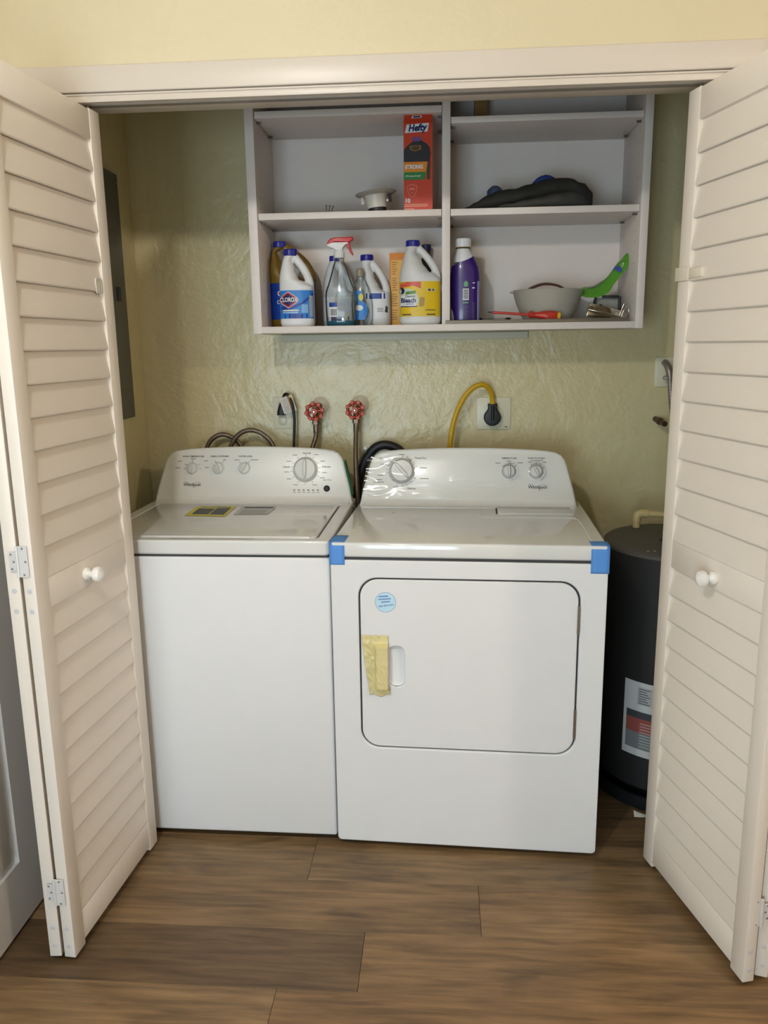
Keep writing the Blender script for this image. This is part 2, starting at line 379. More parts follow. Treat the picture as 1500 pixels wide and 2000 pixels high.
def leaf(parent, near, far, sg, label):
    o = bpy.data.objects.new('leaf', FRAME[sg]); link(o, parent); o['label'] = label
    o.location = (near[0], near[1], 0); o.rotation_euler = (0, 0, math.atan2(far[1]-near[1], far[0]-near[0]))
    zs = [1.925-.0703*(i+1) for i in range(14)] + [.872-.0697*(i+1) for i in range(11)]
    for z in zs:
        s = bpy.data.objects.new('slat', SLAT[sg]); link(s, o); s.location = (0, 0, z)
    for z in (.925, .879, .091, .043, 1.975, 1.94):
        q = bpy.data.objects.new('plug', PLUG); link(q, o); q.matrix_local = Matrix.Translation((0, sg*LT*.5, z)) @ Matrix.Rotation(-math.pi/2, 4, 'Y')
    return o
def knob(lf, s, z, sg):
    M = Matrix.Translation((s, sg*.0015, z)) @ Matrix.Rotation(sg*math.pi/2, 4, 'X')
    lathe('knob', [(.006, 0), (.0145, .0005), (.0160, .004), (.0150, .009), (.0095, .0135), (.0080, .017), (.0110, .021), (.0175, .026), (.0195, .033), (.0175, .040), (.0095, .045), (.001, .0465)], mat('knob_white', (246, 242, 236), .2, coat=.4), lf, 28, M)
def pivot_pin(lf, s, sg):
    lathe('guide_pin', [(.004, LTOP-.005), (.004, LTOP+.016)], M_STEEL, lf, 10, Matrix.Translation((s, sg*LT*.5, 0)))
def hinge(parent, mid, ang, z, sg):
    """non-mortise hinge lying on the two leaf edges; mid = point on the edge plane in the gap"""
    h = root('hinge', '', '', mid + Vector((0, 0, z)), ang); del h['label'], h['category']; h.parent = parent
    return h
def hinge_mesh(flip):
    bm = bmesh.new(); f = flip
    def B(x0, x1, z0, z1, y1=-.0022): a, b = sorted((x0*f, x1*f)); bbox(bm, (a, y1, z0), (b, 0, z1), .0006, 1)
    B(.002, .0225, -.0345, .0345)                # wide outer plate
    B(-.0195, -.002, -.021, .021, -.0020)        # smaller inner plate
    btube(bm, [(0, -.0028, -.034), (0, -.0028, .034)], .0032, 8)
    return fin('hinge', bm, mat('hinge_white_metal', (226, 224, 222), .3, .2), None, 35)
_h = {f: hinge_mesh(f) for f in (1, -1)}; HINGE = {f: o.data for f, o in _h.items()}
for o in _h.values(): bpy.data.objects.remove(o)
def screw_mesh():
    o = lathe('hinge_screw', [(.0026, 0), (.0022, .0007), (.0008, .0008)], mat('screw_grey', (150, 150, 152), .35, .7), None, 8); me = o.data; bpy.data.objects.remove(o); return me
HSCREW = screw_mesh()
def add_hinge(parent, p, ang, z, f):
    h = bpy.data.objects.new('hinge', HINGE[f]); link(h, parent); h.location = (p[0], p[1], z); h.rotation_euler = (0, 0, ang)
    for (x, zz, y) in ((.012, .029, -.0022), (.017, 0, -.0022), (.012, -.029, -.0022), (-.014, .016, -.002), (-.009, 0, -.002), (-.014, -.016, -.002)):
        s = bpy.data.objects.new('hinge_screw', HSCREW); link(s, h); s.matrix_local = Matrix.Translation((x*f, y, zz)) @ Matrix.Rotation(math.pi/2, 4, 'X')

d1 = sroot('door_1'); tag(d1, 'white louvred bifold door folded open on the left of the closet')
lB = leaf(d1, (-.8686, 1.5731), (-.8332, 2.0326), 1, 'louvred leaf facing the opening, with a round white knob')
lA = leaf(d1, (-.9325, 1.5745), (-.9680, 2.0341), -1, 'rear louvred leaf folded behind the first')
knob(lB, .206, .905, 1); pivot_pin(lB, .436, 1); pivot_pin(lA, .436, -1)
for z in (.992, .190, 1.80): add_hinge(d1, (-.9005, 1.5725), 0, z, 1)
d2 = sroot('door_2'); tag(d2, 'white louvred bifold door folded open on the right of the closet')
rB = leaf(d2, (.6803, 1.5845), (.5688, 2.0323), -1, 'louvred leaf facing the opening, with a round white knob')
rA = leaf(d2, (.7430, 1.6020), (.8545, 2.0498), 1, 'rear louvred leaf folded behind the first')
knob(rB, .222, .900, -1); pivot_pin(rB, .436, -1); pivot_pin(rA, .436, 1)
for z in (.992, .188, 1.80): add_hinge(d2, (.7115, 1.5950), .22, z, -1)
# small plastic catches stuck on the leaves
bm = bmesh.new(); outer = rrect(-.015, .015, -.019, .019, .007, 4); inner = rrect(-.010, .010, -.013, .013, .004, 4)
o = ring('catch_plate', outer, inner, -.004, 0, M_KNOB, lB, .001); o.location = (.392, .004, 1.586)
o2 = prism('catch_pad', inner, .002, mat('catch_pad_cream', (224, 214, 192), .35), lB, Matrix.Translation((.392, .0005, 1.586)), .0005)
bm.free()
M_CATCH = mat('catch_cream_plastic', (232, 222, 204), .35)
box('catch_clip', (LW-.052, .0, 1.574), (LW+.005, .006, 1.606), M_CATCH, rB, .002)
box('catch_clip', (LW, -LT-.004, 1.576), (LW+.005, .005, 1.604), M_CATCH, rB, .002)
box('catch_pad', (LW-.105, -.006, 1.578), (LW-.052, .004, 1.600), M_CATCH, rB, .003)

# panelled room door, in the left wall beside the folded leaf
d3 = sroot('door_3', (-1.052, 0, 0)); tag(d3, 'white panelled room door seen edge-on at far left')
DY0, DY1 = 1.02, 1.80
rows = [(.18, .74), (.86, 1.46), (1.58, 1.90)]; cols = [(DY0+.11, (DY0+DY1)/2-.05), ((DY0+DY1)/2+.05, DY1-.11)]
bm = bmesh.new()
bbox(bm, (-.018, DY0, .01), (-.012, DY1, 2.02))
ysplit = [DY0, cols[0][0], cols[0][1], cols[1][0], cols[1][1], DY1]
for a, b in ((DY0, cols[0][0]), (cols[0][1], cols[1][0]), (cols[1][1], DY1)): bbox(bm, (-.013, a, .01), (0, b, 2.02))
zr = [.01, .18, .74, .86, 1.46, 1.58, 1.90, 2.02]
for z0, z1 in ((zr[0], zr[1]), (zr[2], zr[3]), (zr[4], zr[5]), (zr[6], zr[7])):
    for a, b in cols: bbox(bm, (-.013, a, z0), (0, b, z1))
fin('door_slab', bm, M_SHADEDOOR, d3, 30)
for a, b in cols:
    for z0, z1 in rows:
        bm = bmesh.new(); e = .03
        v = [bm.verts.new(q) for q in ((-.012, a+.006, z0+.006), (-.012, b-.006, z0+.006), (-.012, b-.006, z1-.006), (-.012, a+.006, z1-.006), (-.003, a+e+.006, z0+e), (-.003, b-e-.006, z0+e), (-.003, b-e-.006, z1-e), (-.003, a+e+.006, z1-e))]
        bm.faces.new(v[4:]);
        for i in range(4): bm.faces.new((v[i], v[(i+1) % 4], v[4+(i+1) % 4], v[4+i]))
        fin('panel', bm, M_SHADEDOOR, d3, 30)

# ---------------------------------------------------------------- washer and dryer
SLOPE = .32; CA = math.atan(SLOPE)
class Console:
    def __init__(s, y0, z0): s.y0, s.z0 = y0, z0
    def pt(s, x, z, off=.0):
        n = Vector((0, -math.cos(CA), math.sin(CA))); return Vector((x, s.y0+SLOPE*(z-s.z0), z)) + n*off
    def surf(s, x0, z0, off=.0006, rot=0):
        c, q = math.cos(rot), math.sin(rot)
        return lambda u, v: s.pt(x0+u*c-v*q, z0+(u*q+v*c)*math.cos(CA), off)
    def mat(s, x, z, rot=0):
        return Matrix.Translation(s.pt(x, z)) @ Matrix.Rotation(math.pi/2-CA, 4, 'X') @ Matrix.Rotation(rot, 4, 'Z')
def console_body(C, half, xc, parent, top=1.098):
    k = 1/math.cos(CA)      # height measured along the slope
    z = lambda q: (q-C.z0)*k
    pts = [(-half, z(.905)), (half, z(.905)), (half-.012, z(.965)), (half-.027, z(1.02)), (half-.034, z(1.048))]
    right = [(half-.040, z(1.064)), (half-.052, z(1.079)), (half-.070, z(1.088)), (half-.10, z(1.0925))]
    arch = [(x, z(1.0935+.0085*(1-(x/(half-.1))**2))) for x in [ (half-.1)*(1-i/8) for i in range(1, 16)]]
    left = [(-a, b) for a, b in right[::-1]] + [(-(half-.034), z(1.048)), (-(half-.027), z(1.02)), (-(half-.012), z(.965))]
    pts = [(x+xc, q) for x, q in pts+right+arch+left]
    bm = bmesh.new()
    M = Matrix.Translation((0, C.y0, C.z0)) @ Matrix.Rotation(-CA, 4, 'X')
    bprism(bm, pts, .062, M, .009, 4)
    # concave sweep where the console meets the deck
    r = .022; secs = []
    for s in (-1, 1):
        x = xc + s*(half-.013); loop = [Vector((x, C.y0+.02, C.z0-.004)), Vector((x, C.y0-r, C.z0-.004)), Vector((x, C.y0-r, C.z0+.0012))]
        for i in range(9):
            a = math.radians(90*i/8)
            y = C.y0-r + r*math.sin(a)*1.02; zz = C.z0+.0012 + r*(1-math.cos(a))
            loop.append(Vector((x, y + SLOPE*(zz-C.z0)*(i/8), zz)))
        loop.append(Vector((x, C.y0+.03, C.z0+r))); secs.append(loop)
    loft(bm, secs)
    return fin('console', bm, M_CONS, parent, 40)
def small_knob_mesh(R):
    bm = bmesh.new()
    blathe(bm, [(R*1.08, 0), (R*1.08, .0025), (R*.98, .0035), (R*.95, .009), (R*.86, .0115), (R*.3, .012)], 32)
    bm2 = selli(R*.24, R*.93, 2.6, 0, 0, .010, 20); secs = [bm2, selli(R*.22, R*.95, 2.6, 0, 0, .019, 20), selli(R*.15, R*.85, 2.6, 0, 0, .0225, 20)]
    loft(bm, secs)
    o = fin('knob', bm, M_KNOB, None, 40); me = o.data; bpy.data.objects.remove(o); return me
def dial_mesh(R):
    bm = bmesh.new()
    blathe(bm, [(R*1.0, 0), (R*1.0, .004), (R*.97, .006), (R*.93, .013), (R*.84, .0165), (R*.3, .0168)], 48)
    loft(bm, [selli(R*.15, R*.80, 2.6, 0, 0, .0155, 20), selli(R*.14, R*.82, 2.6, 0, 0, .024, 20), selli(R*.09, R*.74, 2.6, 0, 0, .0265, 20)])
    o = fin('dial', bm, M_KNOB, None, 40); me = o.data; bpy.data.objects.remove(o); return me
KN, DL = small_knob_mesh(.0195), dial_mesh(.0400)
def put(name, me, parent, M): o = bpy.data.objects.new(name, me); link(o, parent); o.matrix_local = M; return o
def dial_ring(parent, C, x, z, r):
    bm = bmesh.new(); btube(bm, [(r*math.cos(2*math.pi*i/40), r*math.sin(2*math.pi*i/40), .0004) for i in range(40)], .0008, 6, True)
    o = fin('dial_ring', bm, M_GREY, parent, 40); o.matrix_local = C.mat(x, z)
def ticks(parent, C, x, z, r0, r1, angs, m=None):
    for a in angs:
        a = math.radians(a); d = Vector((math.sin(a), math.cos(a))); p = Vector((d.y, -d.x))*.0007
        q = [d*r0+p, d*r1+p, d*r1-p, d*r0-p]; flat('tick_mark', [(t.x, t.y) for t in q], C.surf(x, z), m or M_GREY, parent)
def logo(parent, C, x, z):
    text('brand_lettering', 'Whirlpool', .0150, C.surf(x, z), M_INK, parent, .00025, 0, .95)
    text('brand_prefix', 'estate', .0052, C.surf(x-.0225, z+.009), M_INK, parent)
    bm = bmesh.new(); pts = []
    for i in range(26):
        a = math.radians(-150+i*12); u, v = .0145*math.cos(a), .0062*math.sin(a); c, s = math.cos(.65), math.sin(.65)
        pts.append(C.surf(x+.011, z)(u*c-v*s, u*s+v*c))
    btube(bm, pts, .00045, 5); fin('brand_swoosh', bm, M_GREY, parent, 0)

# ---- washer
WSH = root('washing_machine', 'white top-load washing machine left of the dryer, no door in front', 'washing machine', (-.6535, 2.074, 0), -.012)
box('cabinet_body', (-.3495, 0, .022), (.3495, .63, .868), M_BODY, WSH, .007, 3)
box('seam_shade_core', (-.345, .005, .866), (.345, .625, .876), M_DARK, WSH)  # inset dark core, added so the gap under the deck reads as shade
for sx in (-1, 1):
    for yy in (.05, .58): lathe('foot', [(.02, 0), (.02, .012), (.008, .014), (.008, .03)], M_DARK, WSH, 16, Matrix.Translation((sx*.31, yy, 0)))
ow = rrect(-.3495, .3495, .0, .63, .012, 8); iw = rrect(-.312, .312, .034, .512, .022, 8)
dk = ring('top_deck', ow, iw, .874, .915, M_APPL, WSH, .006, 'Z')
box('lid_well', (-.33, .02, .876), (.33, .60, .896), M_DARK, WSH)
bm = bmesh.new(); v2 = rrect(-.3085, .307, .0375, .512, .020, 8); bprism(bm, v2, .018, Matrix(((1, 0, 0, 0), (0, 0, 1, 0), (0, 1, 0, .898), (0, 0, 0, 1))), .003, 3)
fin('lid', bm, M_APPL, WSH, 35)
ZL = .9168
top = lambda u, v: Vector((u, v, ZL))
box('lid_lip', (-.29, .0395, .9155), (.29, .0455, .9185), M_APPL, WSH, .0012)
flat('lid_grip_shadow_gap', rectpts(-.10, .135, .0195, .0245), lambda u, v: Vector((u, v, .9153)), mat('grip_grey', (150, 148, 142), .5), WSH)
M_YEL = mat('yellow_sticker', (214, 200, 40), .45); M_LGREY = mat('sticker_light_grey', (196, 196, 190), .45)
flat('energy_label', [(-.158, .313), (-.023, .301), (-.032, .469), (-.163, .458)], top, M_YEL, WSH)
t2 = lambda u, v: Vector((u, v, ZL+.0003))
M_DK2 = mat('print_dark_grey', (70, 72, 76), .5)
flat('energy_label_print', [(-.142, .335), (-.088, .332), (-.090, .425), (-.146, .428)], t2, M_DK2, WSH)
flat('energy_label_print', [(-.083, .330), (-.036, .328), (-.040, .435), (-.087, .432)], t2, M_DK2, WSH)
flat('energy_label_header', rectpts(-.146, -.046, .446, .454), t2, M_DK2, WSH)
flat('care_label', [(-.006, .332), (.106, .338), (.104, .466), (-.012, .462)], top, M_LGREY, WSH)
flat('care_label_header', rectpts(.002, .098, .430, .454), t2, M_DK2, WSH)
for q in range(5): flat('care_label_print', rectpts(.006, .094-.01*(q % 2), .345+q*.014, .349+q*.014), t2, M_GREY, WSH)
CW = Console(.530, .915); console_body(CW, .345, .006, WSH)
for x, z, r in ((-.207, 1.028, 0), (-.115, 1.028, 22), (-.024, 1.028, -30)): put('knob', KN, WSH, CW.mat(x, z, math.radians(r)))
put('dial', DL, WSH, CW.mat(.187, 1.024)); dial_ring(WSH, CW, .187, 1.024, .0425)
for x, s in ((-.205, 'WASH TEMPERATURE'), (-.113, 'FABRIC SOFTENER'), (-.022, 'WATER LEVEL')): text('control_label', s, .0078, CW.surf(x, 1.0675), M_INK, WSH, .0001)
ticks(WSH, CW, -.207, 1.028, .023, .031, (-92, -60, 0, 60, 92)); ticks(WSH, CW, -.115, 1.028, .023, .030, (-25, 35)); ticks(WSH, CW, -.024, 1.028, .023, .030, (-40, 35))
for q, (x, z, wd) in enumerate(((-.258, 1.030, .018), (-.252, 1.052, .014), (-.160, 1.053, .014), (-.156, 1.031, .014), (-.205, 1.060, .018), (-.095, 1.056, .010), (-.052, 1.056, .018), (.010, 1.056, .026))):
    flat('setting_print', rectpts(-wd/2, wd/2, -.0011, .0011), CW.surf(x, z), M_GREY, WSH)
ticks(WSH, CW, .187, 1.024, .0455, .052, (-35, 0, 33, 62, 82, 100, 118, 150, 180, -150, -122, -98, -80, -62))
text('cycle_label', 'Normal', .0088, CW.surf(.190, 1.0775), M_INK, WSH, .0001); text('cycle_label', 'Casual', .0088, CW.surf(.120, 1.033), M_INK, WSH, .0001); text('cycle_label', 'Delicate', .0088, CW.surf(.258, 1.033), M_INK, WSH, .0001)
for a in (-62, -98, -122, -150, 150, 118, 100, 62, 33, -35):
    r = math.radians(a); rr = .066; flat('setting_print', rectpts(-.008, .008, -.001, .001), CW.surf(.187+rr*math.sin(r), 1.024+.92*rr*math.cos(r)*.95), M_GREY, WSH)
lathe('start_button', [(.0105, 0), (.0105, .003), (.009, .0045), (.006, .0052), (.0055, .004), (.001, .0035)], M_BLACK, WSH, 24).matrix_local = CW.mat(.261, .962)
text('control_label', 'Start / Stop', .0062, CW.surf(.262, .990), M_GREY, WSH, .0001)
for q in range(6):
    x = .150+q*.0162; flat('cycle_light', [(-.004, -.0012), (.002, -.0016), (.004, .0004), (0, .0018), (-.004, .0012)], CW.surf(x, .957), M_INK, WSH)
    flat('setting_print', rectpts(-.005, .005, -.0009, .0009), CW.surf(x, .950), M_GREY, WSH)
logo(WSH, CW, -.206, .974)
def side_x(z):
    t = [(.905, 0), (.965, .012), (1.02, .027), (1.048, .034), (1.07, .046)]
    for (a, b), (c, d) in zip(t, t[1:]):
        if z <= c: return .351-(b+(d-b)*(z-a)/(c-a))
    return .305
sheet('green_side_film', lambda u, v: Vector((side_x(.935+.115*v)+.0012, .537+.050*u+SLOPE*(.020+.115*v), .935+.115*v)), 2, 12, mat('green_film', (38, 130, 92), .35), WSH, .0006)

# ---- dryer
DRY = root('clothes_dryer', 'white front-load clothes dryer with blue tape on its top corners', 'dryer', (.0681, 2.0447, 0), -.0416)
HWD = .3685
box('cabinet_body', (-HWD, .014, .018), (HWD, .62, .866), M_BODY, DRY, .004)
box('seam_shade_core', (-HWD+.005, .006, .862), (HWD-.005, .615, .876), M_DARK, DRY)  # same dark filler painting the shade in the seam below the deck
for sx in (-1, 1):
    for yy in (.05, .57): lathe('foot', [(.02, 0), (.02, .010), (.008, .012), (.008, .03)], M_DARK, DRY, 16, Matrix.Translation((sx*.33, yy, 0)))
DO = rrect(-.289, .2955, .3215, .8125, .050, 10); DG = rrect(-.2937, .3005, .3168, .8172, .0545, 10)
ring('front_panel', rrect(-HWD, HWD, .016, .866, .012, 10), DG, 0, .016, M_BODY, DRY, .004)
ring('door_gap_shade', rrect(-.303, .308, .308, .826, .05, 8), rrect(-.27, .277, .34, .795, .04, 8), .0095, .0145, M_DARK, DRY)  # dark plate added behind the door to colour its shaded gap
RC = rrect(-.2145, -.1685, .503, .623, .021, 10)
dd = ring('door', DO, RC, -.0005, .011, M_BODY, DRY, .003)
bm = bmesh.new()
r0 = [bm.verts.new((x, .010, z)) for x, z in RC]; cx, cz = -.1915, .563
r1 = [bm.verts.new((cx+(x-cx)*.80, .0135, cz+(z-cz)*.90)) for x, z in RC]; n = len(RC)
r00 = [bm.verts.new((x, .003, z)) for x, z in RC]
for i in range(n):
    jn = (i+1) % n; bm.faces.new((r0[i], r0[jn], r1[jn], r1[i])); bm.faces.new((r00[i], r00[jn], r0[jn], r0[i]))
bm.faces.new(r1); fin('handle_recess', bm, M_BODY, dd, 40)
box('handle_grip', (-.246, -.020, .500), (-.2150, .004, .626), M_APPL, dd, .005, 3)
def tape_fn(u, v):
    xl = -.287+.021*(1-v)**1.3; xr = -.2125+.004*(1-v)*(1 if v < .12 else 0); x = xl+(xr-xl)*u
    z = .477+.177*v + .004*math.sin(9*u)*(1-v)*(1 if v < .2 else 0)
    sm = lambda a, b, t: max(0, min(1, (t-a)/(b-a)))
    hgt = .0215*sm(-.251, -.2445, x)*sm(.4955, .5015, z)*(1-sm(.6245, .6315, z))
    w = .0045*noise.noise(Vector((x*70, z*42, 3)))*(1-.85*(hgt > .02)) + .0020*noise.noise(Vector((x*120+z*60, z*60, 8)))
    return Vector((x, -.0028-hgt-abs(w), z))
sheet('masking_tape', tape_fn, 30, 60, mat('cream_masking_tape', (222, 208, 150), .38, var=.03), dd, .0004, 60)
M_STK = mat('pale_blue_sticker', (196, 228, 246), .35); M_STKT = mat('sticker_blue_ink', (112, 148, 204), .5)
circ = lambda r, n=36: [(r*math.cos(2*math.pi*i/n), r*math.sin(2*math.pi*i/n)) for i in range(n)]
fs = lambda x, z, off=0, rot=0: (lambda u, v: Vector((x+u*math.cos(rot)-v*math.sin(rot), -.0012-off, z+u*math.sin(rot)+v*math.cos(rot))))
flat('round_sticker_edge', circ(.0285), fs(-.219, .749), M_STKT, dd); flat('round_sticker', circ(.0275), fs(-.219, .749, .0003), M_STK, dd)
for q, (wd, z, hh, dx) in enumerate(((.026, .0175, .0042, -.004), (.035, .0095, .0036, -.002), (.025, .0015, .0036, 0))): flat('sticker_print', rectpts(dx-wd/2, dx+wd/2, z-hh/2, z+hh/2), fs(-.219, .749, .0006, .10), M_STKT, dd)
text('sticker_number', '800-900-5301', .0075, fs(-.217, .740, .0006, .16), M_STKT, dd, .0002)
for z0, z1, x in ((.670, .752, .2975), (.368, .454, .2972)):
    bm = bmesh.new(); bbox(bm, (x-.0035, -.003, z0), (x+.0035, .006, z1), .001, 1)
    for q in range(1, 6): bbox(bm, (x-.004, -.0036, z0+(z1-z0)*q/6-.0008), (x+.004, .004, z0+(z1-z0)*q/6+.0008))
    fin('door_hinge', bm, M_STEEL, dd, 30)
box('top_deck', (-HWD, 0, .873), (HWD, .62, .915), M_APPL, DRY, .008, 4)
deck = lambda u, v: Vector((u, v, .9154))
bm = bmesh.new(); bbox(bm, (.091, .388, .9145), (.322, .488, .9185), .002, 2); fin('lint_lid', bm, M_APPL, DRY, 30)
flat('lint_lid_gap', rectpts(.086, .092, .388, .488), deck, M_DARK, DRY)
tube('deck_ridge', [(.036, .470, .9145), (.040, .352, .9145), (.060, .338, .9145), (.30, .337, .9145), (.322, .325, .9145), (.330, .28, .9145), (.333, .05, .9145)], .0022, M_APPL, DRY, 8, 6)
for x, y in ((-.317, .215), (-.235, .39)): lathe('deck_speck', [(.002, .915), (.0015, .9162), (.0003, .9164)], M_INK, DRY, 8, Matrix.Translation((x, y, 0)))
CD = Console(.500, .915); console_body(CD, .356, -.006, DRY)
put('dial', DL, DRY, CD.mat(-.220, 1.026, math.radians(42))); dial_ring(DRY, CD, -.220, 1.026, .0425)
put('knob', KN, DRY, CD.mat(.130, 1.026, math.radians(2))); put('knob', KN, DRY, CD.mat(.217, 1.026, math.radians(28)))
for x, z in ((.130, 1.026), (.217, 1.026)): dial_ring(DRY, CD, x, z, .0222)
text('cycle_label', 'Auto Dry', .0088, CD.surf(-.277, 1.0660), M_INK, DRY, .0001); text('cycle_label', 'Timed Dry', .0088, CD.surf(-.160, 1.0670), M_INK, DRY, .0001)
text('cycle_label', 'Fluff Air', .0088, CD.surf(-.187, .9700), M_INK, DRY, .0001)
text('control_label', 'TEMPERATURE', .0076, CD.surf(.129, 1.067), M_INK, DRY, .0001); text('control_label', 'PUSH TO START', .0076, CD.surf(.218, 1.067), M_INK, DRY, .0001)
flat('setting_print', rectpts(-.02, .02, -.001, .001), CD.surf(.218, 1.060), M_GREY, DRY)
ticks(DRY, CD, -.220, 1.026, .0455, .052, (-20, 0, 20, 36, 52, 72, 92, 120, 140, 160, 178, 200, -68, -84, -98, -50))
ticks(DRY, CD, .130, 1.026, .0245, .030, (-50, 0, 50)); ticks(DRY, CD, .217, 1.026, .0245, .030, (-30, 28))
for (x, z, wd) in ((.094, 1.052, .016), (.166, 1.053, .018), (.129, 1.0585, .014), (.196, 1.055, .012), (.243, 1.055, .012), (-.282, 1.047, .020), (-.292, 1.012, .02), (-.300, .998, .03), (-.296, .990, .034), (-.150, 1.036, .024), (-.146, 1.002, .030), (-.222, 1.078, .018), (-.240, .975, .016)):
    flat('setting_print', rectpts(-wd/2, wd/2, -.0011, .0011), CD.surf(x, z), M_GREY, DRY)
logo(DRY, CD, .2215, .977)
def film_fn(u, v):
    z = .938+.142*v; half = .350-.22*max(0, z-.915)*.62 - (.05*max(0, (z-1.062)/.018)**2 if z > 1.062 else 0); x = -.006+(2*u-1)*half
    w = .0042*abs(noise.noise(Vector((x*5+z*6, z*24, 1.5)))) + .0016*abs(noise.noise(Vector((x*14-z*10, z*30, 5.2)))) + .0007*noise.noise(Vector((x*30, z*46, 9)))
    bulge = .027 if any((x-a)**2+((z-1.026)*1.06)**2 < b*b for a, b in ((-.220, .044), (.130, .024), (.217, .024))) else .002
    return CD.pt(x, z, bulge+max(0, w)*1.2)
sheet('clear_film', film_fn, 120, 36, M_FILM, DRY, 0, 80)
M_BT = mat('blue_painters_tape', (84, 146, 222), .55, var=.03, bump=.1, bscale=200)
def tape_strip(x0, x1, yb, zb, off, name='blue_tape'):
    path = [(yb, .9156), (.012, .9158), (.0045, .9140), (.0012, .9095), (-.0010, .903), (-.0012, .88), (-.0012, .866), (-.0012, zb)]
    def f(u, v):
        k = v*(len(path)-1); i = min(int(k), len(path)-2); t = k-i; y = path[i][0]*(1-t)+path[i+1][0]*t; z = path[i][1]*(1-t)+path[i+1][1]*t
        return Vector((x0+(x1-x0)*u, y-off, z+off*.5))
    return sheet(name, f, 4, 28, M_BT, DRY, .0005, 50)
tape_strip(-.3705, -.329, .078, .853, 0); tape_strip(.323, .3705, .050, .841, 0)
sheet('blue_tape', lambda u, v: Vector((HWD+.0010, .001+.05*u*(1-.4*v), .845+.068*v)), 3, 6, M_BT, DRY, .0005)

# ---------------------------------------------------------------- wall cabinet
CF, CBK = 2.59, YW
cabx0, cabx1, cabz0, cabz1 = -.606, .627, 1.475, 2.245
CAB = root('wall_cabinet', 'white open wall cabinet with two bays of shelves above the machines', 'cabinet', (0, CF, 0))
T = .024
box('side_panel', (cabx0, 0, cabz0), (cabx0+T+.004, CBK-CF, cabz1), M_MEL, CAB, .001); box('side_panel', (cabx1-T, 0, cabz0), (cabx1, CBK-CF, cabz1), M_MEL, CAB, .001)
box('divider', (.001, .010, cabz0+.02), (.0265, CBK-CF-.012, cabz1-.02), M_MEL, CAB, .001)
box('bottom_panel', (cabx0+T+.004, .0005, cabz0+.001), (cabx1-T, CBK-CF-.012, 1.497), M_MEL, CAB, .001)
box('top_panel', (cabx0+T+.004, .0005, cabz1-.022), (cabx1-T, CBK-CF-.012, cabz1-.001), M_MEL, CAB, .001)
box('back_panel', (cabx0+T+.004, CBK-CF-.012, cabz0+.002), (cabx1-T, CBK-CF-.002, cabz1-.002), M_MEL, CAB)
xa, xb, xc_, xd = cabx0+T+.004, .001, .0265, cabx1-T
SHELVES = [(xa+.0015, xb-.0015, 1.825, 1.845), (xc_+.0015, xd-.0015, 1.824, 1.844), (xa+.0015, xb-.0015, 2.122, 2.142), (xc_+.0015, xd-.0015, 2.090, 2.108)]
M_PIN = mat('shelf_pin_steel', (110, 104, 100), .4, .8)
for x0, x1, z0, z1 in SHELVES:
    s = box('shelf', (x0, .012, z0), (x1, CBK-CF-.014, z1), M_MEL, CAB, .001)
    for x, sg in ((x0-.001, 1), (x1+.001, -1)):
        for y in (.05, .225): box('shelf_pin', (min(x, x+sg*.013), y-.003, z0-.006), (max(x, x+sg*.013), y+.003, z0-.0005), M_PIN, s)
for x, sg in ((xd-.0002, -1), (xa+.0002, 1)):
    for y in (.06, .215):
        for z in [1.58+.032*q for q in range(18)]:
            if min(abs(z-1.835), 9) < .02: continue
            flat('peg_hole', circ(.0024, 8), (lambda u, v, x=x, y=y, z=z: Vector((x, y+u, z+v))), mat('peg_hole_dark', (90, 84, 82), .8), CAB)
BAT = root('wall_batten', 'pale painted batten on the wall under the cabinet', 'batten', (0, YW, 0))
box('batten_board', (-.572, -.020, 1.450), (.301, 0, 1.4745), mat('batten_paint', (206, 204, 186), .45), BAT, .002)
BLK = root('wood_block', 'brown wooden block on the top right cabinet shelf', 'wood block', (0, CF, 2.108))
box('block', (.105, .20, 0), (.148, .245, .105), mat('brown_wood', (150, 116, 66), .6, var=.15, vscale=20, stretch=(1, 1, .1)), BLK, .002)

# ---------------------------------------------------------------- things in the cabinet
SZ = 1.497       # top of the bottom panel
LZ = 1.845       # top of the middle shelves
def body_surf(a, b, n, cx=0, cy=0, eps=.0008):
    def f(u, v):
        t = max(-.999, min(.999, (u-cx)/a)); return Vector((cx+t*a, cy-b*(1-abs(t)**n)**(1/n)-eps, v))
    return f
def wrap(name, a, b, n, z0, z1, m, parent, u0=-.985, u1=.985, eps=.0008):
    """label band round the front of a body; cosine spaced"""
    A0, A1 = math.acos(u0), math.acos(u1); s = body_surf(a, b, n, eps=eps)
    return sheet(name, lambda u, v: s(a*math.cos(A0+(A1-A0)*u), z0+(z1-z0)*v), 36, 1, m, parent, 0, 60)
def soft(o, voxel=.0024, it=4):
    r = o.modifiers.new('fuse', 'REMESH'); r.mode = 'VOXEL'; r.voxel_size = voxel; r.use_smooth_shade = True
    s = o.modifiers.new('soften', 'SMOOTH'); s.factor = .5; s.iterations = it
def interp(tab, t):
    for (a, b), (c, d) in zip(tab, tab[1:]):
        if t <= c:
            k = (t-a)/(c-a); k = k*k*(3-2*k); return b+(d-b)*k
    return tab[-1][1]
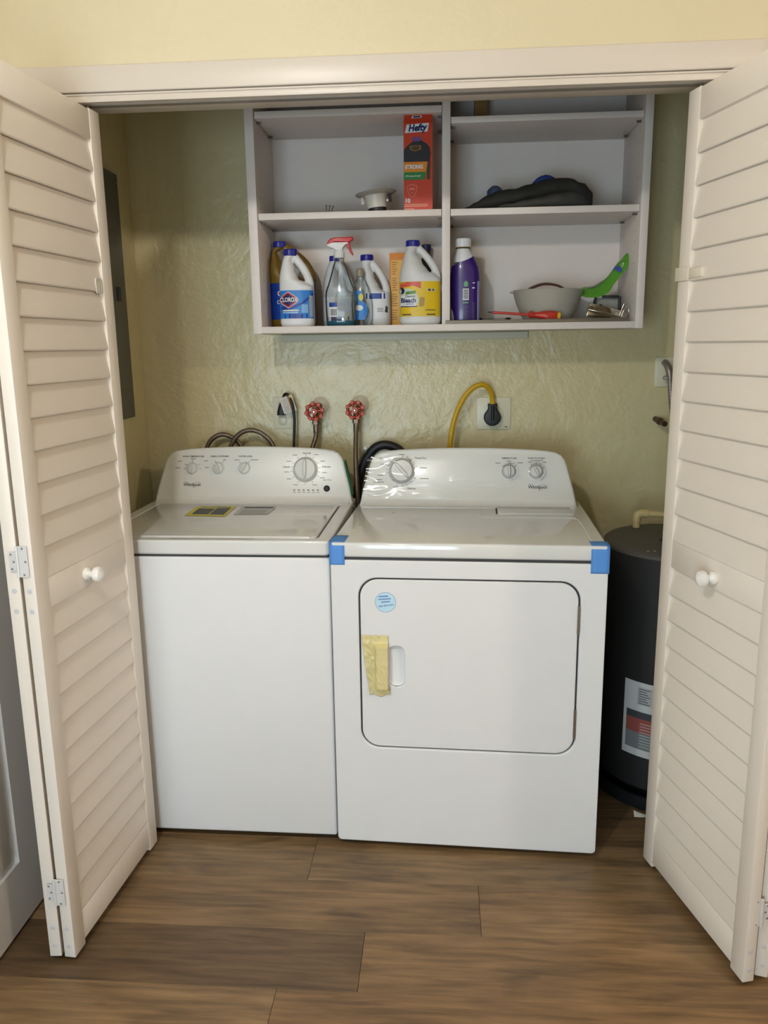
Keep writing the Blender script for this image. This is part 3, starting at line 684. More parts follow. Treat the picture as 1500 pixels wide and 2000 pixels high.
def jug(name, label, x, y, W, D, H, capr, caph, neckx, hs, m, capm, group, hr=.013, core=((0, .98), (.10, .62), (.25, .04), (.5, -.12), (.85, -.28), (1, .0)), ne=2.6, z=SZ, lexp=1.9, rexp=1.7):
    r = root(name, label, 'bottle', (x, y, z), 0, group); hn = H-caph+.004; secs = []
    nr = capr*.90
    for zz in [0, .004, .012] + [hs*i/6 for i in range(1, 7)] + [hs+(hn-hs)*i/22 for i in range(1, 23)]:
        if zz <= hs: k = 1-.10*max(0, 1-zz/.012)**2; L_, R_, b = -W/2*k, W/2*k, D/2*k
        else:
            t = (zz-hs)/(hn-hs); L_ = -W/2+(neckx-nr+W/2)*t**lexp; end = neckx+nr; f = interp(core, t); R_ = end+(W/2-end)*f if t < 1 else end
            b = D/2+(nr-D/2)*t**1.7
        secs.append(selli((R_-L_)/2, b, ne if zz <= hs else ne-.6*min(1, (zz-hs)/(hn-hs)), (R_+L_)/2, 0, zz, 36))
    bm = bmesh.new(); loft(bm, secs); pts = []
    for i in range(15):
        t = -.06+1.0*i/14; zz = hs+(hn-hs)*t; tt = max(0, t); ro = W/2+(neckx+nr*.9-W/2)*tt**rexp
        pts.append((ro-hr*(1.05 if t > 0 else 1.2), 0, zz))
    btube(bm, pts, hr, 14, False, 1.15)
    o = fin('jug_body', bm, m, r, 60); soft(o)
    lathe('cap', [(capr*.96, H-caph), (capr, H-caph+.002), (capr, H-.003), (capr*.94, H)], capm, r, 40, Matrix.Translation((neckx, 0, 0)), .012, 20)
    return r
G_JUG = 'jugs on the cabinet floor'
# amber jug at the back left
M_AMBER = mat('amber_jug_plastic', (128, 100, 34), .35)
J = jug('cleaner_jug', 'amber brown jug with blue cap at the back left corner of the cabinet', -.507, 2.782, .160, .105, .284, .022, .020, -.041, .15, M_AMBER, M_BLUECAP, G_JUG, .016, rexp=2.3)
M_CLB = mat('label_deep_blue', (18, 60, 150), .4); M_CLL = mat('label_sky_blue', (38, 128, 210), .4); M_W = mat('label_white', (232, 232, 234), .4); M_RED = mat('label_red', (190, 44, 40), .4); M_NAVY = mat('label_navy', (22, 28, 92), .4)
wrap('label', .080, .0525, 2.6, .027, .146, M_CLB, J)
bs = body_surf(.080, .0525, 2.6, eps=.0014)
flat('label_side_band', rectpts(.045, .0792, .027, .146), bs, mat('label_maroon', (120, 28, 30), .4), J, 4)
sft = lambda s, x, z: (lambda u, v: s(x+u, z+v))
flat('logo_diamond', [(-.040, .114), (-.014, .130), (.020, .130), (.040, .114), (.020, .097), (-.014, .097)], sft(bs, -.008, -.003), M_RED, J, 3)
text('logo_lettering', 'CLOROX', .022, sft(body_surf(.080, .0525, 2.6, eps=.0020), -.008, .111), M_W, J, .0006, 0, .8)
text('label_lettering', 'Concentrated', .0165, sft(bs, -.006, .083), M_W, J, .0003, 0, .9); text('label_lettering', 'CLEANER', .0150, sft(bs, .006, .055), M_W, J, .0003)
# white jug in front
J = jug('bleach_jug', 'white jug with blue cap and blue label standing at the front left', -.4725, 2.664, .113, .076, .245, .0222, .021, -.0175, .128, M_WHITEJUG, M_BLUECAP, G_JUG, .0115)
wrap('label', .0565, .038, 2.6, .026, .1145, M_CLL, J)
e1, e2, e3 = [body_surf(.0565, .038, 2.6, eps=q) for q in (.0013, .0018, .0023)]
flat('label_base_band', rectpts(-.0555, .0555, .026, .040), e1, M_CLB, J, 5)
flat('label_swoosh', [(-.055, .066), (-.02, .064), (.02, .076), (.05, .100), (.055, .108), (.055, .098), (.03, .074), (0, .060), (-.03, .052), (-.055, .054)], e1, M_CLB, J, 3)
flat('label_stripe', rectpts(-.055, .010, .049, .0535), e2, mat('label_cream', (236, 230, 196), .4), J, 4); flat('label_stripe', rectpts(-.055, .008, .0435, .0455), e2, M_W, J, 4)
flat('label_panel', rectpts(.020, .040, .043, .070), e2, mat('label_pale_blue', (130, 180, 226), .4), J, 2); flat('label_panel', rectpts(.044, .0545, .030, .098), e2, mat('label_pale_grey', (170, 182, 196), .4), J, 2)
hexa = lambda s: [(-.040*s, 0), (-.0175*s, .0255*s), (.0175*s-.012*s, .0255*s), (.029*s, .006*s), (.031*s, 0), (.029*s, -.006*s), (-.005*s, -.0255*s), (-.0175*s, -.0255*s)]
diam = lambda s: [(-.034*s, 0), (-.026*s, .010*s), (-.002*s, .0260*s), (.002*s, .0260*s), (.026*s, .010*s), (.034*s, 0), (.026*s, -.010*s), (.002*s, -.0260*s), (-.002*s, -.0260*s), (-.026*s, -.010*s)]
flat('logo_diamond_rim', diam(1), sft(e1, -.023, .0845), M_W, J, 3); flat('logo_diamond', diam(.93), sft(e2, -.023, .0845), M_RED, J, 3); flat('logo_diamond_core', diam(.72), sft(e3, -.023, .0845), M_NAVY, J, 3)
text('logo_lettering', 'CLOROX', .0185, sft(body_surf(.0565, .038, 2.6, eps=.0030), -.0225, .0845), M_W, J, .0006, 0, .78)
# pale jug behind the spray bottle
J = jug('pale_jug', 'pale jug with blue cap half hidden behind the spray bottle', -.352, 2.805, .112, .09, .236, .0185, .018, -.012, .11, mat('pale_jug_plastic', (205, 208, 212), .4), M_BLUECAP, G_JUG, .012)
wrap('label', .056, .045, 2.6, .02, .10, M_W, J); flat('label_band', rectpts(-.055, .055, .02, .034), body_surf(.056, .045, 2.6, eps=.0014), M_NAVY, J, 5)
# white jug with blue band
J = jug('white_jug', 'white jug with blue band on its label, left of the orange box', -.219, 2.752, .097, .08, .232, .0215, .019, -.030, .095, M_WHITEJUG, M_BLUECAP, G_JUG, .0105, core=((0, .98), (.10, .75), (.25, .38), (.55, .08), (.86, -.12), (1, 0)), rexp=2.0)
wrap('label', .0485, .04, 2.6, .022, .1085, M_W, J); b2 = body_surf(.0485, .04, 2.6, eps=.0014)
flat('label_band', rectpts(-.047, .047, .088, .106), b2, M_CLB, J, 5)
flat('label_mark', [(.030, .045), (.040, .043), (.040, .062), (.034, .066)], b2, M_DK2, J, 2)
for q in range(3): flat('label_print', rectpts(.006, .026, .046+q*.005, .048+q*.005), b2, M_GREY, J, 1)
# bleach jug, front right of the bay
J = jug('bleach_jug', 'white bleach jug with a yellow wrap label beside the cabinet divider', -.0695, 2.662, .134, .092, .263, .0225, .019, -.0225, .143, mat('grey_white_jug', (214, 214, 212), .4), M_BLUECAP, G_JUG, .0105, core=((0, .98), (.12, .80), (.25, .40), (.5, .14), (.8, -.14), (1, 0)), rexp=1.75, lexp=1.35)
wrap('label', .067, .046, 2.6, .026, .134, mat('label_yellow', (226, 190, 22), .38), J)
e1, e2, e3 = [body_surf(.067, .046, 2.6, eps=q) for q in (.0013, .0018, .0023)]
flat('label_top_band', [(-.066, .133), (.004, .133), (.004, .112), (-.02, .121), (-.05, .117), (-.066, .114)], e1, mat('label_coral', (214, 84, 66), .4), J, 4)
flat('label_arc_panel', [(-.066, .054), (-.012, .060), (-.002, .072), (-.006, .090), (-.016, .106), (-.034, .113), (-.052, .112), (-.066, .106)], e1, mat('label_pale_green', (206, 214, 196), .4), J, 4)
flat('label_white_panel', [(-.064, .054), (-.010, .058), (-.018, .092), (-.046, .094), (-.062, .086)], e2, M_W, J, 3)
flat('label_green_tab', [(-.046, .094), (-.012, .097), (-.013, .106), (-.044, .103)], e3, mat('label_green', (94, 138, 50), .4), J, 2)
flat('label_blue_badge', [(-.058+.0095*math.cos(q*.524), .106+.0105*math.sin(q*.524)) for q in range(12)], e3, M_NAVY, J, 1)
text('label_lettering', 'Cleaning', .0095, sft(e3, -.031, .0885), M_NAVY, J, .0002); text('label_lettering', 'Bleach', .0205, sft(e3, -.037, .0755), M_NAVY, J, .0007, 0, .92)
flat('label_underline', rectpts(-.046, -.018, .0635, .0655), e3, M_CLB, J, 2); flat('label_strip', rectpts(-.062, -.008, .0555, .0585), e3, M_NAVY, J, 4)
flat('label_bucket', [(-.002, .056), (.014, .058), (.016, .084), (.004, .086), (-.002, .080)], e2, mat('label_tan', (170, 140, 60), .4), J, 2)
flat('barcode', rectpts(.022, .050, .103, .112), e1, mat('label_sand', (206, 196, 140), .4), J, 2); flat('barcode_bars', rectpts(.027, .035, .1045, .1105), e2, M_INK, J, 1); flat('barcode_bars', rectpts(.040, .046, .1045, .1105), e2, M_DK2, J, 1)
flat('label_print', rectpts(.018, .050, .044, .0465), e2, M_DK2, J, 3); flat('label_print', rectpts(.022, .050, .030, .0335), e2, M_DK2, J, 3); flat('label_print', rectpts(-.056, -.028, .030, .034), e2, M_DK2, J, 3)
# dark bottle behind
b = root('dark_bottle', 'dark slim bottle with blue cap behind the bleach jug', 'bottle', (-.052, 2.832, SZ))
lathe('bottle_body', [(.024, 0), (.027, .004), (.027, .17), (.024, .20), (.014, .232), (.0135, .252)], mat('dark_brown_plastic', (52, 44, 38), .3), b, 28)
lathe('cap', [(.0150, .250), (.0155, .252), (.0155, .268), (.0145, .270)], mat('navy_cap', (26, 34, 92), .35), b, 28, None, .015, 20)
# orange box
b = root('orange_box', 'tall orange and yellow carton between the white jug and the bleach jug', 'box', (-.144, 2.765, SZ))
box('carton', (-.030, 0, 0), (.030, .07, .238), mat('carton_orange', (226, 138, 46), .5), b, .001)
flat('carton_panel', rectpts(-.025, .030, .004, .215), lambda u, v: Vector((u, -.0006, v)), mat('carton_yellow', (232, 176, 74), .5), b)
for q in range(26):
    if q % 7 != 6: flat('carton_print', rectpts(-.022, -.004-.003*(q % 3), .208-q*.0074-.0018, .208-q*.0074+.0012), lambda u, v: Vector((u, -.0011, v)), mat('carton_brown', (170, 112, 40), .5), b)
# spray bottle
b = root('spray_bottle', 'clear spray bottle with red and white trigger and a little blue liquid', 'spray bottle', (-.3265, 2.655, SZ))
def spray_sec(k=1.0, zmax=1):
    tab = [(0, .046, .026), (.006, .049, .029), (.05, .050, .030), (.095, .050, .030), (.112, .0475, .029), (.135, .0385, .025), (.165, .0285, .021), (.19, .0205, .018), (.204, .0150, .015), (.222, .0135, .0135)]
    return [selli(a*k, bb*k, 2.8 if z < .13 else 2.3, -.003*min(1, z/.2), 0, z if k == 1 else z+.0015, 32) for z, a, bb in tab if z <= zmax]
bm = bmesh.new(); loft(bm, spray_sec()); fin('bottle_body', bm, M_CLEAR, b, 60)
bm = bmesh.new(); loft(bm, [selli(.0445, .0245, 2.8, 0, 0, .002, 32), selli(.0478, .0278, 2.8, 0, 0, .006, 32), selli(.0485, .0282, 2.8, 0, 0, .0165, 32)]); fin('liquid', bm, mat('blue_cleaner_liquid', (20, 96, 118), .1), b, 40)
s1 = body_surf(.050, .030, 2.8, eps=.0009); s2 = body_surf(.050, .030, 2.8, eps=.0014)
flat('label_block', rectpts(-.0365, -.010, .060, .074), s1, M_CLB, b, 2); flat('barcode', rectpts(-.0365, -.010, .029, .060), s1, M_W, b, 2)
for q in range(9): flat('barcode_bars', rectpts(-.033+q*.0024, -.0322+q*.0024+.0005*(q % 3), .033, .054), s2, M_INK, b, 0)
for q in range(6): flat('label_print', rectpts(.0, .036-.004*(q % 2), .046+q*.0068, .0474+q*.0068), s1, M_STKT, b, 2)
lathe('collar', [(.0165, .214), (.0170, .216), (.0170, .235), (.0155, .237)], M_WHITEJUG, b, 28, Matrix.Translation((-.003, 0, 0)), .02, 20)
M_TR = mat('trigger_red', (188, 28, 28), .32)
head = [(-.008, .232), (.010, .232), (.012, .243), (.018, .252), (.030, .258), (.030, .262), (-.040, .262), (-.040, .253), (-.030, .247), (-.018, .243), (-.010, .238)]
prism('trigger_head', head, .022, M_WHITEJUG, b, Matrix.Translation((-.003, -.011, 0)), .002)
cover = [(-.041, .254), (-.034, .266), (-.026, .2735), (-.010, .2765), (.046, .2775), (.0465, .268), (.034, .262), (.020, .262), (-.010, .263), (-.025, .260)]
prism('trigger_cover', cover, .026, M_TR, b, Matrix.Translation((-.003, -.013, 0)), .003, 3)
lever = [(.018, .262), (.036, .264), (.036, .252), (.041, .236), (.046, .224), (.043, .221), (.036, .228), (.030, .244), (.024, .254), (.016, .256)]
prism('trigger_lever', lever, .014, M_TR, b, Matrix.Translation((-.003, -.007, 0)), .002)
# dish soap bottle
b = root('soap_bottle', 'clear dish soap bottle without a cap and with a blue label', 'bottle', (-.262, 2.700, SZ))
tab = [(0, .026, .018), (.006, .030, .021), (.04, .034, .023), (.07, .0345, .023), (.10, .031, .022), (.125, .026, .020), (.142, .018, .016), (.152, .0125, .0125), (.160, .012, .012)]
bm = bmesh.new(); loft(bm, [selli(a, q, 2.3, -.004*z/.16, 0, z, 32) for z, a, q in tab]); fin('bottle_body', bm, M_CLEAR, b, 60)
lathe('neck', [(.0135, .158), (.0145, .160), (.0135, .164), (.0145, .168), (.0135, .172), (.0142, .176), (.0125, .182), (.009, .184)], mat('clear_grey_neck', (150, 140, 122), .2), b, 24, Matrix.Translation((-.006, 0, 0)))
s1 = body_surf(.0345, .023, 2.3, eps=.001); s2 = body_surf(.0345, .023, 2.3, eps=.0016)
flat('label', [(-.026, .020), (.010, .020), (.020, .045), (.016, .070), (-.004, .086), (.004, .098), (0, .112), (-.016, .114), (-.028, .104), (-.022, .088), (-.012, .076), (-.020, .05)], s1, M_CLL, b, 2)
flat('label_lemon', [(-.002+.008*math.cos(q*.524), .092+.012*math.sin(q*.524)) for q in range(12)], s2, mat('label_lemon_yellow', (222, 206, 60), .4), b, 1)
flat('label_oval', [(-.008+.013*math.cos(q*.524), .058+.009*math.sin(q*.524)) for q in range(12)], s2, M_W, b, 1)
# purple bottle
b = root('purple_bottle', 'purple bottle with white cap right of the cabinet divider', 'bottle', (.0765, 2.690, SZ))
tab = [(0, .043, .026), (.005, .046, .029), (.05, .046, .030), (.11, .048, .031), (.15, .0485, .031), (.18, .045, .030), (.20, .037, .027)]
M_PUR = mat('purple_label', (54, 22, 114), .28, coat=.4)
prf = tab+[(.214, .0320, .0255), (.228, .0245, .0225)]
def at_z(z):
    for (a, b, c), (d, e, f_) in zip(prf, prf[1:]):
        if z <= d: k = (z-a)/(d-a); return b+(e-b)*k, c+(f_-c)*k
    return prf[-1][1:]
bm = bmesh.new(); secs = []
for q in range(25):
    loop = []
    for i in range(36):
        t = 2*math.pi*i/36; zz = (.199+.016*math.cos(t))*q/24; a, b_ = at_z(zz); c, s_ = math.cos(t), math.sin(t)
        loop.append(Vector((a*math.copysign(abs(c)**.8, c)-.004*max(0, (zz-.17)/.04), b_*math.copysign(abs(s_)**.8, s_), zz)))
    secs.append(loop)
loft(bm, secs)
fin('sleeve', bm, M_PUR, b, 60)
bm = bmesh.new(); loft(bm, [selli(.0365, .0265, 2.4, -.003, 0, .195, 30), selli(.0315, .0250, 2.3, -.004, 0, .213, 30), selli(.024, .022, 2.0, -.006, 0, .228, 30), selli(.0215, .0205, 2, -.007, 0, .238, 30)]); fin('shoulder', bm, M_WHITEJUG, b, 60)
lathe('neck_ring', [(.0235, .237), (.0245, .239), (.0235, .242)], mat('neck_ring_brown', (120, 100, 70), .3, .4), b, 28, Matrix.Translation((-.007, 0, 0)))
lathe('cap', [(.0250, .242), (.0255, .244), (.0255, .266), (.0235, .2685)], M_WHITEJUG, b, 36, Matrix.Translation((-.007, 0, 0)), .012, 20)
s1 = body_surf(.0485, .0315, 2.5, eps=.0008); s2 = body_surf(.0485, .0315, 2.5, eps=.0014)
flat('label_plant_mark', [(-.004, .118), (.008, .118), (.009, .130), (.002, .137), (-.005, .130)], s1, mat('label_mint', (110, 170, 120), .4), b, 1)
flat('barcode', rectpts(-.008, .0115, .076, .112), s1, M_W, b, 2)
for q in range(8): flat('barcode_bars', rectpts(-.006, .0095, .080+q*.0038, .0820+q*.0038), s2, M_INK, b, 1)
flat('label_strip', rectpts(-.008, .010, .066, .070), s1, mat('label_mint', (110, 170, 120), .4), b, 1)
for q in range(9): flat('label_print', rectpts(-.008, .006+.002*(q % 3), .012+q*.0055, .0132+q*.0055), s1, M_GREY, b, 1)
for q in range(10): flat('label_print', rectpts(.022, .032, .016+q*.0055, .0172+q*.0055), s1, M_GREY, b, 1)
flat('label_print', rectpts(.022, .030, .112, .116), s1, M_W, b, 1); flat('label_print', rectpts(.023, .031, .128, .131), s1, M_W, b, 1)
flat('label_back_edge', rectpts(.0385, .0470, .012, .135), s1, mat('label_lilac', (160, 164, 206), .4), b, 3)
flat('grip_window', [(-.0478, .004), (-.036, .004), (-.036, .022), (-.040, .042), (-.0470, .054)], s1, M_WHITEJUG, b, 2)
# bowl and strap
b = root('mixing_bowl', 'shallow stone-grey bowl behind the red screwdriver', 'bowl', (.349, 2.735, SZ))
M_BOWL = mat('bowl_stoneware', (176, 172, 160), .4)
prof = [(.030, 0), (.062, .0005), (.070, .004), (.088, .030), (.103, .066), (.112, .096), (.1165, .1045), (.115, .1065), (.110, .1055), (.100, .068), (.085, .033), (.066, .009), (.005, .007)]
lathe('bowl_body', prof, M_BOWL, b, 48)
bm = bmesh.new(); bprism(bm, [(-.124, .100), (-.112, .098), (-.110, .106), (-.120, .1065)], .030, Matrix.Translation((0, -.015, 0)), .002); fin('pour_lip', bm, M_BOWL, b)
st = root('leather_strap', 'dark brown strap arching out of the grey bowl', 'strap', (.346, 2.73, SZ))
path = catmull([(-.075, 0, .075), (-.066, 0, .103), (-.045, 0, .117), (-.010, 0, .1265), (.030, 0, .122), (.062, 0, .106), (.078, 0, .085)], 6)
def strap_fn(u, v):
    k = u*(len(path)-1); i = min(int(k), len(path)-2); p = path[i].lerp(path[i+1], k-i); return p+Vector((0, (v-.5)*.022, (v-.5)*.006))
sheet('strap_band', strap_fn, 40, 2, mat('brown_leather', (82, 44, 30), .5), st, .0045, 60)
# screwdriver
def along(a, b_):
    d = (Vector(b_)-Vector(a)); L_ = d.length; q = d.to_track_quat('Z', 'Y').to_matrix().to_4x4(); return Matrix.Translation(a) @ q, L_
p0, p1 = Vector((.147, 2.640, 1.5335)), Vector((.376, 2.625, 1.5155))
sd = root('screwdriver', 'red insulated screwdriver with a yellow handle end', 'screwdriver', (.26, 2.632, SZ))
Ms, Ls = along(p0, p1); Ms = Matrix.Translation((-.26, -2.632, -SZ)) @ Ms
M_SDR = mat('screwdriver_red', (196, 52, 34), .4)
lathe('tip', [(.0008, 0), (.0022, .004), (.0026, .020)], M_DARK, sd, 10, Ms); lathe('shaft', [(.0036, .016), (.0040, .020), (.0042, .135)], M_SDR, sd, 12, Ms)
lathe('handle', [(.007, .131), (.0115, .133), (.0118, .140), (.0085, .148), (.0095, .160), (.0145, .178), (.0165, .195), (.0160, .212), (.0140, .222)], M_SDR, sd, 10, Ms)
lathe('handle_end', [(.0142, .2215), (.0142, .2265), (.0120, .2310), (.004, .2325)], mat('screwdriver_yellow', (226, 190, 40), .4), sd, 16, Ms)
# metal strip on the lip of the bottom panel
ms = root('metal_strip', 'long dull metal strip lying along the front edge of the cabinet', 'metal strip', (.3, 2.596, SZ))
bm = bmesh.new(); bbox(bm, (-.287, -.0045, 0), (.283, .0040, .0032), .0006, 1); bbox(bm, (-.287, .0020, .0), (.283, .0040, .0105), .0006, 1); bbox(bm, (-.287, -.0045, .009), (.283, .0040, .0112), .0006, 1)
fin('strip_channel', bm, mat('dull_steel', (136, 124, 108), .4, .7, var=.1), ms)
# clear dish
cd = root('clear_dish', 'clear plastic dish lying behind the screwdriver shaft', 'dish', (.172, 2.705, SZ))
lathe('dish_body', [(.030, 0), (.046, .0005), (.056, .016), (.0575, .019), (.0560, .0195), (.0535, .016), (.044, .003), (.001, .0025)], M_CLEAR, cd, 36)
# hardware pieces at the right
def local(r, px, Y): p = at(px[0], px[1], Y) - Vector(r.location); return p
hw = root('chrome_bracket', 'polished metal bracket plate leaning in the right corner of the cabinet', 'bracket', (.53, 2.67, SZ))
M_CHR = mat('polished_metal', (206, 200, 184), .16, 1)
Mh, Lh = along((-.062, -.01, .040), (.066, .010, .008)); bm = bmesh.new(); bbox(bm, (-.004, -.022, 0), (.004, .022, Lh), .002, 2, Mh); fin('plate', bm, M_CHR, hw)
tube('edge_roll', [(-.064, -.030, .040), (-.02, -.034, .029), (.065, -.024, .007)], .0035, M_CHR, hw, 10, 6)
lathe('boss', [(.010, 0), (.013, .003), (.010, .010), (.004, .013)], M_CHR, hw, 20, Matrix.Translation((-.052, -.02, .040)) @ Matrix.Rotation(-.3, 4, 'Y'))
tube('hook_wire', [(.040, -.028, .014), (.048, -.028, .036), (.056, -.027, .044), (.063, -.026, .040), (.064, -.025, .030)], .0016, M_CHR, hw, 8, 6); tube('hook_wire', [(.034, -.026, .018), (.048, -.026, .056)], .0014, M_CHR, hw, 8, 3)
bb = root('black_bracket', 'black metal bracket with a knob under the green pouch', 'bracket', (.535, 2.74, SZ))
prism('clear_pack', [(-.055, 0), (.055, 0), (.052, .075), (-.030, .080)], .012, mat('grey_pack_board', (150, 150, 142), .35), bb, Matrix.Translation((0, -.012, 0)), .002)
bm = bmesh.new(); bbox(bm, (-.012, -.03, .078), (.040, -.016, .086), .002); bbox(bm, (.040, -.03, .020), (.048, -.016, .082), .002); bbox(bm, (-.052, -.03, .048), (-.046, -.02, .088), .001, 1, Matrix.Rotation(.2, 4, 'Y')); fin('bar', bm, M_BLACK, bb)
lathe('thumb_screw', [(.003, 0), (.003, .012), (.008, .013), (.008, .018), (.003, .019), (.003, .026)], M_BLACK, bb, 12, Matrix.Translation((-.017, -.012, .050)) @ Matrix.Rotation(math.pi/2, 4, 'X'))
box('base_tray', (-.075, -.03, 0), (.060, -.004, .006), M_BLACK, bb, .002)
# green pouch
gp = root('green_pouch', 'bright green plastic pouch draped from the bowl up to the right cabinet side', 'pouch', (.52, 2.73, SZ))
spine = catmull([(-.090, 0, .1025), (-.050, -.004, .098), (-.012, -.004, .101), (.020, 0, .122), (.048, 0, .157), (.072, 0, .192), (.0795, 0, .217)], 6)
wid = [(0, .012), (.18, .062), (.42, .070), (.55, .046), (.75, .050), (.92, .026), (1, .008)]
def pouch_fn(sgn):
    def f(u, v):
        k = u*(len(spine)-1); i = min(int(k), len(spine)-2); p = spine[i].lerp(spine[i+1], k-i); w_ = interp(wid, u); puff = .011*math.sin(math.pi*v)*math.sin(math.pi*min(1, u*1.02))
        tg_ = (spine[i+1]-spine[i]).normalized(); pr_ = Vector((-tg_.z, 0, tg_.x)); c = (v-.5)*2
        p = p+Vector((0, c*w_*.42, 0))+pr_*(c*w_*.30)
        return p+Vector((-.35*puff*sgn, 0, puff*sgn + .004*noise.noise(Vector((u*9, v*5, 2+sgn)))*math.sin(math.pi*v)))
    return f
M_GRN = mat('green_pouch_plastic', (88, 154, 48), .3, var=.08, vscale=25)
sheet('pouch_front', pouch_fn(1), 40, 14, M_GRN, gp, 0, 60); sheet('pouch_back', pouch_fn(-1), 40, 14, mat('green_pouch_dark', (66, 132, 38), .3), gp, 0, 60)
f = pouch_fn(1); sheet('pouch_band', lambda u, v: f(.665+.055*u, .12+.72*v)+Vector((-.0015, -.0015, .0015)), 4, 10, mat('pouch_blue', (60, 86, 176), .35), gp, 0, 60)
text('pouch_lettering', 'n', .026, lambda u, v: f(.77+v*4.4, .34+u*16*1)+Vector((-.0018, -.0025, .001)), mat('pouch_white', (226, 228, 216), .4), gp, .0002)
sheet('pouch_grey_panel', lambda u, v: f(.22+.33*u, .62+.25*v)+Vector((0, 0, .0016)), 8, 4, mat('pouch_grey', (140, 138, 138), .4), gp, 0, 60)
# trash bag carton
tb = root('trash_bag_box', 'orange trash bag carton standing upright beside the divider on the upper shelf', 'box', (-.0725, 2.612, LZ))
HB, HT = .252, .294
bm = bmesh.new(); prof = [(0, 0), (.075, 0), (.075, HT), (.014, HT), (0, HB)]
a = [bm.verts.new((-.0445, y, z)) for y, z in prof]; c2 = [bm.verts.new((.0445, y, z)) for y, z in prof]
a[3].co.x += .004; a[2].co.x += .004; c2[3].co.x -= .004; c2[2].co.x -= .004
bm.faces.new(a); bm.faces.new(c2[::-1])
for i in range(5): bm.faces.new((a[i], c2[i], c2[(i+1) % 5], a[(i+1) % 5]))
fin('carton', bm, mat('carton_orange_red', (204, 62, 30), .42), tb, 0)
ff = lambda e: (lambda u, v: Vector((u, -e-.0002 if v <= HB else -e+(v-HB)*.014/(HT-HB), v)))
flat('hefty_banner', [(-.040, .236), (.0300, .240), (.0335, .216+.004), (.0335, .236), (.036, .260)][0:0] or [(-.0405, .2235), (.0290, .2265), (.0335, .2505), (-.0345, .2475)], ff(.0005), M_W, tb)
text('brand_lettering', 'Hefty', .0265, lambda u, v: ff(.0010)(-.003+u, .2370+v+u*.04), M_NAVY, tb, .0012, .22, .92)
flat('bag_picture', [(-.0445, .141), (.0360, .141), (.0385, .165), (.0355, .182), (.024, .194), (.012, .200), (.004, .208), (-.010, .208), (-.016, .199), (-.030, .190), (-.042, .178), (-.0445, .172)], ff(.0005), M_INK, tb)
flat('bag_tie', [(-.018, .206), (-.010, .214), (-.002, .208), (.004, .216), (.010, .205), (.004, .199), (-.012, .199)], ff(.0008), mat('tie_purple', (104, 78, 150), .4), tb)
flat('bag_badge', [(-.026, .187), (.008, .188), (.010, .176), (-.008, .171), (-.024, .175)], ff(.0009), mat('badge_ochre', (150, 108, 32), .4), tb); flat('bag_badge_core', [(-.022, .1845), (.004, .1855), (.006, .178), (-.008, .174), (-.020, .177)], ff(.0012), M_INK, tb)
text('badge_lettering', 'STRONG', .0065, lambda u, v: ff(.0015)(-.008+u, .1805+v), mat('badge_ochre', (150, 108, 32), .4), tb)
flat('bag_leg', [(.028, .088), (.036, .088), (.038, .141), (.024, .141)], ff(.0006), mat('bag_olive', (70, 60, 30), .5), tb)
flat('orange_band', [(-.0445, .111), (.0245, .111), (.0295, .140), (-.0445, .140)], ff(.0010), mat('band_orange', (228, 140, 30), .42), tb)
flat('green_band', [(-.0445, .0885), (.0200, .0885), (.0245, .111), (-.0445, .111)], ff(.0010), mat('band_green', (40, 130, 52), .42), tb)
text('band_lettering', 'STRONG', .0155, lambda u, v: ff(.0014)(-.0125+u, .1255+v), M_W, tb, .0008, 0, .88)
text('band_lettering', 'XXL Lawn & Leaf', .0068, lambda u, v: ff(.0014)(-.0165+u, .0995+v), M_W, tb, .0002, 0, .95)
bm = bmesh.new(); sh = [(-.0335, .071), (-.019, .0755), (-.0045, .071), (-.006, .054), (-.012, .043), (-.019, .037), (-.026, .043), (-.032, .054)]
btube(bm, [(x, -.0004, z) for x, z in sh], .0007, 5, True); fin('shield_outline', bm, mat('carton_pale', (240, 180, 150), .4), tb, 0)
for z, wd in ((.064, .018), (.060, .016), (.050, .006)): flat('shield_print', rectpts(-.019-wd/2, -.019+wd/2, z-.0007, z+.0007), ff(.0005), mat('carton_pale', (240, 180, 150), .4), tb)
text('count_lettering', '10', .0165, lambda u, v: ff(.0006)(-.0335+u, .0275+v), M_W, tb, .0007)
for z, wd in ((.0165, .072), (.0115, .072), (.0035, .03)): flat('carton_print', rectpts(-.043, -.043+wd, z-.0009, z+.0009), ff(.0005), mat('carton_pale', (240, 180, 150), .4), tb)
flat('top_green', [(-.016, .285), (.0405, .286), (.0400, .2975), (-.016, .2975)], ff(.0010), mat('band_green_dark', (50, 100, 36), .42), tb); flat('top_orange', [(-.018, .276), (.0375, .278), (.0385, .285), (-.016, .284)], ff(.0010), mat('band_orange', (228, 140, 30), .42), tb)
flat('top_brand_mark', [(-.020, .2655), (.010, .267), (.012, .274), (-.018, .2735)], ff(.0010), M_W, tb); flat('top_brand_text', [(-.016, .2675), (.007, .2685), (.008, .2725), (-.014, .272)], ff(.0013), M_NAVY, tb)
